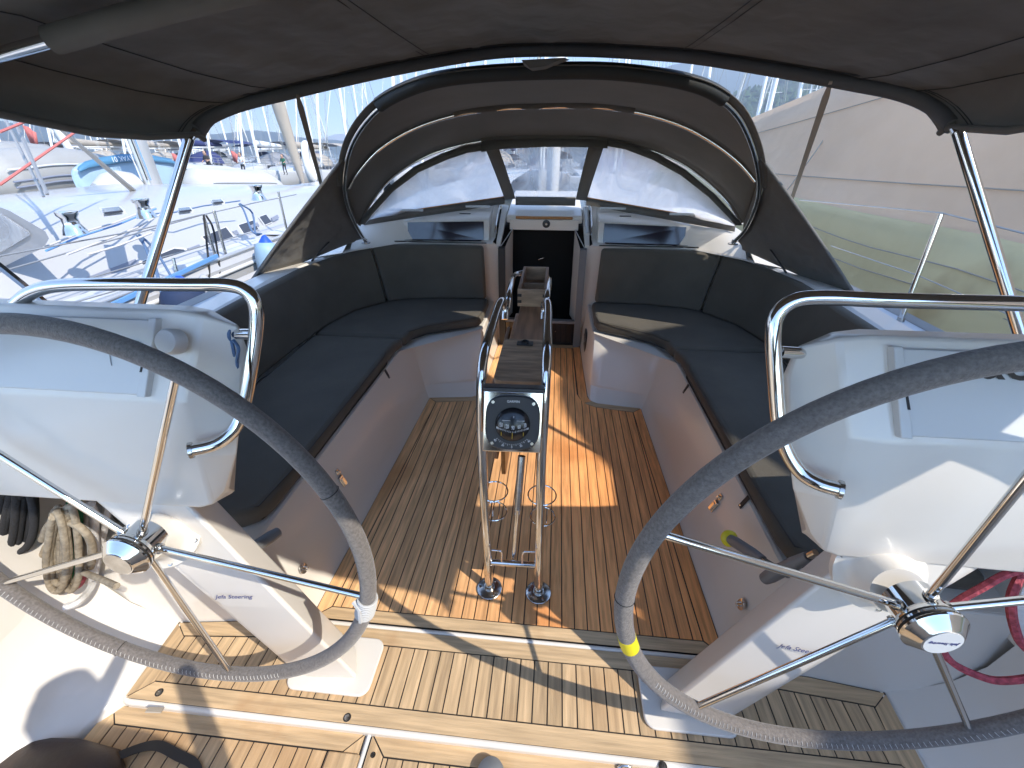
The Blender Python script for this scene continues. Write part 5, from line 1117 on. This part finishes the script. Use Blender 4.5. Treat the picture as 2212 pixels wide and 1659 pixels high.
for k, q in enumerate(((352, 444), (338, 446), (364, 442))): mesh('mast_block', *glathe([(.03, 0), (.05, .02), (.05, .06), (.02, .09)], 12, onx(*q, -4.75)-ON, (0, .2, 1)), 'steeld', nb, 40)
# sprayhood of the neighbour at the left picture edge
mb = MB(); P = [ony(*q, 2.6) for q in [(-80, 470), (-20, 440), (20, 455), (60, 478), (98, 500), (106, 515), (95, 535), (40, 560), (-40, 600), (-90, 620)]]
Q = [p+np.array([-1.2, .5, .1]) for p in P]; mb.add(*gloft([NN(P), NN(Q)])); mb.build('sprayhood_cloth', 'sailgrey', nb, 40)
P = [ony(*q, 2.58) for q in [(-40, 455), (0, 462), (58, 500), (62, 508), (0, 545), (-50, 570)]]; mb = MB(); mb.add(*gloft([NN(P), NN([p+np.array([0, .01, 0]) for p in P])])); mb.build('sprayhood_window', 'vinylc', nb)
# mast with track, stays
def tapmast(name, base, top, r, mt, par, off):
    d = top-base; L = np.linalg.norm(d); d /= L; u = np.cross(d, [0, 1, 0]); u /= np.linalg.norm(u); v = np.cross(d, u)
    rings = [[c+u*r*math.cos(a)*.75+v*r*math.sin(a)*1.1 for a in np.linspace(0, 2*math.pi, 14, endpoint=False)] for c in (base-off, top-off)]
    vs, fs = gloft(rings); return mesh(name, vs, fs, mt, par, 50)
mbse = onx(350, 443, -4.95)
mst = tapmast('mast', mbse, mbse+np.array([.0, -.25, 14]), .10, 'alu', nb, ON)
for dx in (-.06, .02, .07): tube('halyard', NN([mbse+np.array([dx+.02, -.12, .3]), mbse+np.array([dx, -.37, 13.5])]), .006, ('ropew', 'ropek', 'lineblue')[int(dx > 0)+int(dx > .05)], mst, 5).location = (0, 0, 0)
for q, r_ in (((330, 444), .016), ((322, 446), .013)):
    a = onx(*q, -4.6); tube('vang_line', NN([a, onx(110, 262, -4.0)+np.array([0, 0, 0])]), r_, 'wire', nb, 5)
tube('shroud', NN([onx(102, 420, -3.35), onx(20, 235, -3.6), onx(-60, 60, -3.9)]), .012, 'wire', nb, 5)
tube('shroud', NN([onx(94, 425, -3.5), onx(0, 235, -3.8), onx(-90, 60, -4.0)]), .010, 'wire', nb, 5)
for a, b in (((0, 399), (215, 248)), ((0, 285), (120, 236))):
    line('red_line', [onx(*a, -3.4), onx(*b, -3.6)], .008, 'bootred', 'faded red webbing line crossing the view at upper left, %s one' % ('longer lower' if a[1] > 300 else 'upper'), 'line')
# fenders hanging in the gap
def fender(c, r, h, mt, capm, lab, lines):
    t = empty('fender', tuple(c), lab, 'fender'); prof = [(0.001, -h)]+[(r*math.sqrt(max(0, 1-(z/h)**4)), z) for z in np.linspace(-h*.97, h*.86, 12)]+[(r*.45, h*.93), (r*.2, h)]
    mesh('fender_body', *glathe(prof, 24, (0, 0, 0), (0, .15, 1)), mt, t, 60)
    mesh('fender_top', *glathe([(r*.62, h*.80), (r*.46, h*1.0), (r*.22, h*1.22), (r*.10, h*1.3)], 18, (0, 0, 0), (0, .15, 1)), capm, t, 60)
    for L in lines: mesh('fender_line', *gtube(smoothpts([np.array(p)-np.array(c) for p in L], 4), .009, 6), 'ropebl' if 'navy' in lab or 'pale' in lab else 'ropek', t, 50)
c = onx(404, 668, -2.78); fender(c, .16, .20, 'fnavy', 'bluebright', 'navy covered fender with bright blue top beside the port pole', [[c+np.array([0, 0, .25]), onx(372, 600, -2.95), onx(335, 540, -3.05), onx(300, 506, -3.08)], [c+np.array([0, 0, .25]), onx(362, 655, -2.95), onx(330, 560, -3.05), onx(296, 508, -3.08)], [onx(352, 670, -2.9), onx(344, 610, -2.97), onx(318, 545, -3.05), onx(303, 507, -3.08)]])
c = onx(580, 560, -2.8); fender(c, .115, .18, 'fblue', 'bluebright', 'pale blue fender half hidden by the sprayhood wing', [[c+np.array([0, 0, .25]), onx(545, 500, -2.95), onx(527, 455, -3.05), onx(516, 440, -3.08)], [c+np.array([0, 0, .25]), onx(552, 505, -2.95), onx(545, 460, -3.05), onx(518, 440, -3.08)]])
c = onx(456, 668, -2.75); fender(c, .13, .22, 'hull', 'hull', 'white fender hanging on black line at the grab rail corner', [[c+np.array([0, 0, .25]), onx(452, 600, -2.95), onx(446, 520, -3.03), onx(440, 464, -3.08)], [c+np.array([0, 0, .25]), onx(474, 600, -2.95), onx(462, 500, -3.03), onx(445, 465, -3.08)]])

# ---- dinghies and kayak on the decks to port
def tubeboat(name, pts, r, mt, lab, cat='dinghy', stripe=None):
    t = empty(name, tuple(pts[0]), lab, cat, 'inflatable dinghies on the decks to port'); o_ = np.array(pts[0]); P = smoothpts(pts, 6); n = len(P)
    R = [r*(.55+.45*min(1, i/4)) if i < 4 else r*(1-.35*max(0, (i-(n-8))/8)) for i in range(n)]
    mesh('tube_side', *gtube([p-o_ for p in P], R, 20), mt, t, 60)
    off = np.array([-.75, .25, .05]); mesh('tube_side', *gtube([p-o_+off*min(1, (n-1-i)/6) for i, p in enumerate(P)], R, 16), mt, t, 60)
    mb = MB(); mb.add(*gloft([[p-o_+off*.0+np.array([0, 0, -r*.5]) for p in P], [p-o_+off*.5+np.array([0, 0, -r*1.2]) for p in P], [p-o_+off+np.array([0, 0, -r*.5]) for p in P]], False)); mb.build('dinghy_floor', 'dinghyg', t, 60)
    for dz, m_ in ((.18, 'piping' if stripe == 'dark' else 'pod'), (-.02, 'linegrey'), (-.12, 'linegrey')):
        mesh('rub_strip', *gtube([p-o_+np.array([r*math.cos(dz)*1.0, -.02, dz*r*2]) for p in P[3:-6]], .012, 6), m_, t, 50)
    return t
tubeboat('dinghy', [onx(-60, 395, -6.3), onx(20, 385, -6.3), onx(90, 376, -6.3), onx(170, 376, -6.3), onx(240, 388, -6.3), onx(290, 404, -6.3)], .30, 'dinghyg', 'grey inflatable dinghy upside down on the deck at far left')
tubeboat('dinghy', [onx(418, 412, -5.4), onx(440, 410, -5.4), onx(480, 409, -5.4), onx(530, 408, -5.4), onx(570, 408, -5.4), onx(594, 412, -5.4)], .31, 'dinghy', 'white inflatable dinghy with small round logo on the foredeck', stripe='light')
c = onx(442, 431, -5.05); o = mesh('dinghy_logo', *gtube([c+np.array([.0, .035*math.cos(a), .018*math.sin(a)]) for a in np.linspace(0, 2*math.pi, 16, endpoint=False)], .004, 5, True), 'linegrey', None, 50)
tag(o, 'small oval logo on the side of the white dinghy', 'logo')
# kayak: bow cone seen end-on, leaning to the right
kk = [(163, 378, .05), (172, 392, .14), (195, 400, .24), (230, 402, .30), (275, 396, .32), (320, 388, .30), (370, 378, .20), (395, 372, .05)]
P = [onx(x, y, -5.6) for x, y, r in kk]; t = empty('kayak', tuple(P[0]), 'two tone blue kayak lying across the neighbouring deck with white lettering', 'kayak')
mb = MB(); rings = []
for (x, y, r), p in zip(kk, P):
    rings.append([p-P[0]+np.array([.3*r*math.cos(a), .25*r*math.cos(a), r*1.0*math.sin(a)*(1.0 if math.sin(a) > 0 else 1.25)]) for a in np.linspace(0, 2*math.pi, 18, endpoint=False)])
mb.add(*gloft(rings)); mb.build('kayak_hull', 'kayak', t, 60)
mb = MB(); mb.add(*gloft([[p+np.array([.10, -.02, r*.80]) for p, (_, _, r) in zip([q-P[0] for q in P], kk)], [p+np.array([.06, 0, r*1.06]) for p, (_, _, r) in zip([q-P[0] for q in P], kk)]], False)); o = mb.build('kayak_deck_band', 'kayakd', t, 60); solid(o, .02)
text('kayak_lettering', 'KAYAK 01', .085, 'white', t, tuple(P[4]-P[0]+np.array([.16, -.06, .30])), tuple(P[3]-P[5]), (0, 0, -1), 0)
c = onx(262, 418, -5.2); o = lathe('buoy_fender', [(.001, -.26), (.16, -.22), (.24, -.08), (.25, .06), (.20, .20), (.10, .27), (.001, .29)], 'dinghy', None, 24, c, (.3, .8, .1)); tag(o, 'fat white fender ball beside the blue kayak', 'fender')
c = onx(668, 352, -6.2)
o = mesh('lifebuoy', *gtube([c+np.array([-.18*math.cos(a)*.5, .30*math.cos(a), .42*math.sin(a)]) for a in np.linspace(-math.pi*.45, math.pi*1.45, 26)], .085, 12), 'sailwhite', None, 60); tag(o, 'white horseshoe lifebuoy hanging at the stern rail left of the sprayhood', 'lifebuoy')
# furled genoa of the neighbour, leaning over the dinghies
a, b = onx(655, 395, -5.2), onx(598, 215, -5.2)
P = [a+(b-a)*k for k in (0, .1, .3, .6, .9, 1.3, 2.5)]
o = mesh('furled_sail', *gtube(P, [.04, .065, .085, .10, .12, .13, .10], 14), 'sailtan', None, 60); tag(o, 'tan furled headsail rolled round its stay left of the sprayhood', 'sail')

# ---- own mast and boom ahead
om = empty('mast', (0, 6.6, .9), 'own white mast and boom standing ahead of the sprayhood', 'mast'); OM = np.array([0, 6.6, .9])
tapmast('mast_tube', np.array([.03, 6.6, .9]), np.array([.03, 6.4, 15]), .115, 'mastw', om, OM)
mesh('boom', *gtube([np.array([.03, 6.4, 2.55])-OM, np.array([-.02, 3.6, 2.62])-OM], .085, 12), 'mastw', om, 50)
mesh('boom_fitting', *gtube([ony(1165, 118, 3.9)-OM, ony(1163, 138, 3.9)-OM, ony(1176, 145, 3.9)-OM], .014, 8), 'steeld', om, 50)
mesh('mainsail_bag', *gtube([np.array([.03, 6.3, 2.75])-OM, np.array([.0, 5, 2.85])-OM, np.array([0, 4.2, 2.8])-OM], [.16, .18, .05], 12), 'sailgrey', om, 60)
for x in (-1.3, 1.3): mesh('shroud', *gtube([np.array([x*1.1, 6.5, .8])-OM, np.array([.03, 6.45, 12])-OM], .006, 5), 'wire', om, 50)

# ================================================================== MARINA: generic yachts, copied in rows (world frame)
def yacht(name, L, Bm, cover, hood, lab):
    t = empty(name, (0, 0, 0), lab, 'sailing boat', None, True); hw = Bm/2; R_ = []
    for y, k, sh_ in ((-L*.5, .78, 0), (-L*.3, .95, 0), (0, 1, .03), (L*.25, .80, .12), (L*.42, .38, .25), (L*.5, .04, .36)):
        R_.append([(-hw*k*.55, y, -.1), (-hw*k, y, .55+sh_), (-hw*k*1.02, y, 1.15+sh_), (-hw*k*.95, y, 1.22+sh_), (hw*k*.95, y, 1.22+sh_), (hw*k*1.02, y, 1.15+sh_), (hw*k, y, .55+sh_), (hw*k*.55, y, -.1)])
    vs, fs = gloft(R_); mesh('hull', vs, fs, 'hull', t, 40)
    C_ = []
    for y, k, h in ((-L*.12, 1, .48), (L*.02, .95, .46), (L*.2, .7, .36), (L*.3, .35, .12)): C_.append([(-hw*.72*k, y, 1.2), (-hw*.60*k, y, 1.2+h), (hw*.60*k, y, 1.2+h), (hw*.72*k, y, 1.2)])
    vs, fs = gloft(C_); mesh('cabin', vs, fs, 'hull', t, 30)
    for sx in (-1, 1):
        for a, b in ((-.09, -.02), (.0, .06), (.09, .15)):
            vs = []
            for y, z in ((a*L, 1.36), (b*L, 1.36), (b*L, 1.52), (a*L, 1.52)):
                k = 1-max(0, (y/L+.0))*1.2; vs += [(sx*(hw*.70*k-(z-1.2)*.20+.015), y, z)]
            vs += [(x-sx*.03, y, z) for x, y, z in vs]; mesh('window', vs, [(0, 1, 2, 3), (4, 5, 6, 7), (0, 1, 5, 4), (1, 2, 6, 5), (2, 3, 7, 6), (3, 0, 4, 7)], 'glassb', t)
    mesh('mast', *gtube([(0, L*.08, 1.5), (0, L*.06, 1.2+L*1.28)], [.10, .075], 10), 'mastw', t, 60)
    for h in (.45, .75): mesh('spreader', *gtube([(-.75, L*.07, 1.2+L*1.28*h), (.75, L*.07, 1.2+L*1.28*h)], .025, 6), 'mastw', t, 50)
    mesh('boom', *gtube([(0, L*.07, 2.5), (0, -L*.28, 2.6)], .07, 8), 'mastw', t, 60)
    mesh('sail_cover', *gtube([(0, L*.075, 2.9), (0, L*.0, 2.82), (0, -L*.12, 2.75), (0, -L*.27, 2.70)], [.17, .21, .17, .09], 12), cover, t, 60)
    mb = MB(); top = (0, L*.062, 1.1+L*1.26)
    for e_ in ((-hw, L*.04, 1.3), (hw, L*.04, 1.3), (0, L*.49, 1.6), (-hw*.7, -L*.49, 1.3), (hw*.7, -L*.49, 1.3)): mb.add(*gtube([e_, top], .012, 4))
    for sx in (-1, 1): mb.add(*gtube([(sx*hw, L*.04, 1.3), (sx*.75, L*.07, 1.2+L*1.28*.45), (sx*.75, L*.07, 1.2+L*1.28*.75), top], .010, 4))
    mb.build('rigging', 'wire', t)
    mesh('furled_jib', *gtube([(0, L*.48, 1.7), (0, L*.40, L*.45), (0, L*.08, L*1.2)], [.06, .09, .04], 8), 'sailwhite', t, 60)
    A_ = [[(x*hw*.66, -L*.12+.9*(1-abs(x))*0-.0, 1.5+.85*math.sqrt(max(0, 1-x*x))) for x in np.linspace(-1, 1, 11)], [(x*hw*.66, -L*.05, 1.55+.62*math.sqrt(max(0, 1-x*x))) for x in np.linspace(-1, 1, 11)], [(x*hw*.62, L*.02, 1.58+.05*math.sqrt(max(0, 1-x*x))) for x in np.linspace(-1, 1, 11)]]
    vs, fs = gloft(A_, False); mesh('sprayhood', vs, fs, hood, t, 60)
    B_ = [[(x*hw*.85, y, 3.05-.25*x*x) for x in np.linspace(-1, 1, 7)] for y in (-L*.42, -L*.3, -L*.17)]
    vs, fs = gloft(B_, False); mesh('awning', vs, fs, hood, t, 60)
    mb = MB()
    for sx in (-1, 1):
        for y in (-L*.42, -L*.17): mb.add(*gtube([(sx*hw*.85, y, 2.8), (sx*hw*.9, y*.95, 1.2)], .02, 5))
        pl_ = [(sx*hw*k_*.98, y, 1.85+sh_) for y, k_, sh_ in ((-L*.5, .78, 0), (-L*.3, .95, 0), (0, 1, .03), (L*.25, .80, .12), (L*.42, .38, .25), (L*.49, .05, .36))]
        mb.add(*gtube(pl_, .012, 4)); mb.add(*gtube([(a, b, c-.3) for a, b, c in pl_], .009, 4))
        for (x, y, z) in pl_: mb.add(*gtube([(x, y, z), (x, y, z-.62)], .014, 5))
    mb.build('rails', 'wire', t); return t
protos = [yacht('sailing_boat', 12.0, 3.9, 'sailgrey', 'sailgrey', ''), yacht('sailing_boat', 13.5, 4.2, 'sailtan', 'sailtan', ''), yacht('sailing_boat', 11.0, 3.6, 'sailblue', 'sailblue', ''), yacht('sailing_boat', 12.6, 4.0, 'sailwhite', 'sailgrey', '')]
words = ['grey', 'tan', 'navy', 'white and grey']
spots = []
rnd = random.Random(11)
for k, x in enumerate((-10.6, -15.3, -20.2, -25.0, -30.2, -35.5)): spots.append((x, 3.5+rnd.uniform(-1, 1.2), rnd.uniform(-.04, .04), 'row beside us to port'))
for k in range(19): spots.append((-56+k*4.25+rnd.uniform(-.3, .3), 33+rnd.uniform(-1.5, 1.5), math.pi+rnd.uniform(-.05, .05), 'row across the channel'))
for k in range(19): spots.append((-70+k*5.8+rnd.uniform(-1, 1), 58+rnd.uniform(-2, 2), rnd.uniform(-.06, .06), 'farthest row'))
for k in range(17): spots.append((-96+k*8.5+rnd.uniform(-2, 2), 88+rnd.uniform(-3, 3), math.pi+rnd.uniform(-.06, .06), 'row by the shore'))
for k in range(4): spots.append((9.5+k*4.9, 22+rnd.uniform(-2, 2), rnd.uniform(-.05, .05), 'row beyond the tent'))
ordn = ['first', 'second', 'third', 'fourth', 'fifth', 'sixth', 'seventh', 'eighth', 'ninth', 'tenth', 'eleventh', 'twelfth', 'thirteenth', 'fourteenth', 'fifteenth', 'sixteenth', 'seventeenth', 'eighteenth', 'nineteenth', 'twentieth']
used = {}; cnt = {}
for (x, y, a, rown) in spots:
    cnt[rown] = cnt.get(rown, 0)+1; pi = rnd.randrange(4); s_ = rnd.uniform(.92, 1.12)
    mx = Matrix.Translation((x, y, WZ)) @ Matrix.Rotation(a, 4, 'Z') @ Matrix.Scale(s_, 4)
    lab = 'yacht with %s covers, %s in the %s' % (words[pi], ordn[cnt[rown]-1], rown)
    if pi not in used: used[pi] = 1; r = protos[pi]; r.matrix_world = mx; r['label'] = lab
    else: r = dup(protos[pi], mx, lab)
    r['group'] = 'sailing boats in the '+rown
for i, p in enumerate(protos):
    if i not in used: bpy.data.objects.remove(p)
# pontoon
o = box('pontoon', (-60, 43.5, WZ-.2), (20, 46, WZ+.45), 'gelgrey', None, 0, True); tag(o, 'long grey pontoon between the two far rows of boats', 'pontoon')

# ---- three people on the decks across the channel
def person(px, py_head, py_feet, Y, shirt, lab, pose=0, at=None):
    if at is None: hd = W(ony(px, py_head, Y)); ft = W(ony(px, py_feet, Y)); H = (hd-ft).length; k = H/1.72
    else: ft = Vector(at); k = .985
    t = empty('person', tuple(ft), lab, 'person', None, True)
    J = {'pel': (0, 0, .95), 'che': (0, -.02-.05*pose, 1.30), 'nek': (0, -.03-.08*pose, 1.48), 'lsh': (-.18, -.02-.05*pose, 1.42), 'rsh': (.18, -.02-.05*pose, 1.42), 'lel': (-.27, -.06, 1.15), 'rel': (.27, -.12, 1.17), 'lwr': (-.24, -.25-.1*pose, 1.0), 'rwr': (.14, -.34, 1.06), 'lhp': (-.10, 0, .90), 'rhp': (.10, 0, .90), 'lkn': (-.13, -.03, .49), 'rkn': (.13, -.05, .49), 'lan': (-.15, .03, .07), 'ran': (.15, .02, .07), 'lto': (-.16, -.13, .03), 'rto': (.16, -.14, .03)}
    if at is not None: J.update({'lel': (-.27, .06, 1.20), 'rel': (.27, .06, 1.20), 'lwr': (-.10, .24, 1.52), 'rwr': (.10, .24, 1.52), 'lto': (-.16, .16, .03), 'rto': (.16, .17, .03)})
    keys = list(J); me = bpy.data.meshes.new('body'); E_ = [('pel', 'che'), ('che', 'nek'), ('che', 'lsh'), ('che', 'rsh'), ('lsh', 'lel'), ('rsh', 'rel'), ('lel', 'lwr'), ('rel', 'rwr'), ('pel', 'lhp'), ('pel', 'rhp'), ('lhp', 'lkn'), ('rhp', 'rkn'), ('lkn', 'lan'), ('rkn', 'ran'), ('lan', 'lto'), ('ran', 'rto')]
    me.from_pydata([tuple(k*c for c in J[q]) for q in keys], [(keys.index(a), keys.index(b)) for a, b in E_], []); me.update()
    o = bpy.data.objects.new('body', me); COL.objects.link(o); o.parent = t; me.materials.append(M[shirt]); me.materials.append(M['trous']); me.materials.append(M['skin'])
    sm = o.modifiers.new('skin', 'SKIN'); rad = dict(pel=.15, che=.17, nek=.06, lsh=.075, rsh=.075, lel=.048, rel=.048, lwr=.032, rwr=.032, lhp=.10, rhp=.10, lkn=.062, rkn=.062, lan=.042, ran=.042, lto=.04, rto=.04)
    if not me.skin_vertices: 
        import bmesh as _b
        bm = _b.new(); bm.from_mesh(me); bm.verts.layers.skin.verify(); bm.to_mesh(me); bm.free()
    for i, q in enumerate(keys): me.skin_vertices[0].data[i].radius = (rad[q]*k, rad[q]*k*.8)
    me.skin_vertices[0].data[0].use_root = True
    o.modifiers.new('sub', 'SUBSURF').render_levels = 1
    # bake so that trousers, shirt and bare forearms can be coloured face by face
    dgx = bpy.context.evaluated_depsgraph_get(); m2_ = bpy.data.meshes.new_from_object(o.evaluated_get(dgx)); o.modifiers.clear(); o.data = m2_
    m2_.materials.clear(); [m2_.materials.append(M[q]) for q in (shirt, 'trous', 'skin')]
    for p in m2_.polygons:
        c = p.center/k; p.material_index = 1 if (c.z < .93 and abs(c.x) < .21 and c.y > -.18) else 2 if (c.y < -.13 and c.z < 1.22) or c.z > 1.47 else 0; p.use_smooth = True
    hz = 1.62; hd_ = mesh('head', *glathe([(.001, -.125), (.05, -.115), (.072, -.06), (.08, .0), (.078, .05), (.055, .10), (.001, .12)], 16, (0, -.05*k-.08*pose*k, hz*k), (0, 0, 1)), 'skin', t, 80); 
    for v in hd_.data.vertices: v.co.x *= 1; 
    mesh('hair', *glathe([(.083, -.01), (.086, .04), (.065, .10), (.001, .13)], 16, (0, -.03*k-.08*pose*k, (hz+.01)*k), (0, .25, 1)), 'hair', t, 80)
    mesh('nose', *glathe([(.012, -.02), (.014, -.005), (.004, .02)], 6, (0, -.125*k-.08*pose*k, (hz-.005)*k), (0, 0, 1)), 'skin', hd_, 80)
    return t
person(459, 331, 382, 24, 'cloth1', 'person in dark t-shirt leaning over the rail beyond the white dinghy', 1)
person(530, 334, 380, 25, 'cloth2', 'person in white shirt standing beyond the white dinghy', 0)
person(618, 337, 378, 27, 'cloth3', 'person in green shirt partly behind the furled tan sail', 0)
person(0, 0, 0, 0, 'cloth1', 'photographer in dark clothes standing on the hatch lid behind the viewpoint', 0, tuple(W((.096, -.36, Z3))))
# flags
for px, py, Y, m_, lab in ((48, 270, 14, 'bootred', 'small red flag between masts at upper left'), (498, 325, 26, 'bootred', 'red flag at the stern of a yacht near the white dinghy'), (275, 282, 15, 'sailwhite', 'white pennant on a line among the left masts'), (370, 330, 22, 'bootred', 'tiny red flag left of the port pole')):
    a = W(ony(px, py, Y)); vs = []
    for i in range(5): x = i*.10; vs += [(a.x+x+.03*math.sin(i), a.y+.05*math.sin(i*1.5), a.z-x*.5), (a.x+x*.6+.03*math.sin(i), a.y+.05*math.sin(i*1.5), a.z-.55-x*.3)]
    o = mesh('flag', vs, [(2*i, 2*i+1, 2*i+3, 2*i+2) for i in range(4)], m_, None, 60, True); solid(o, .01); tag(o, lab, 'flag')

# ================================================================== put the boat on its trim
for o in BOAT:
    o.matrix_world = RT @ o.matrix_basis
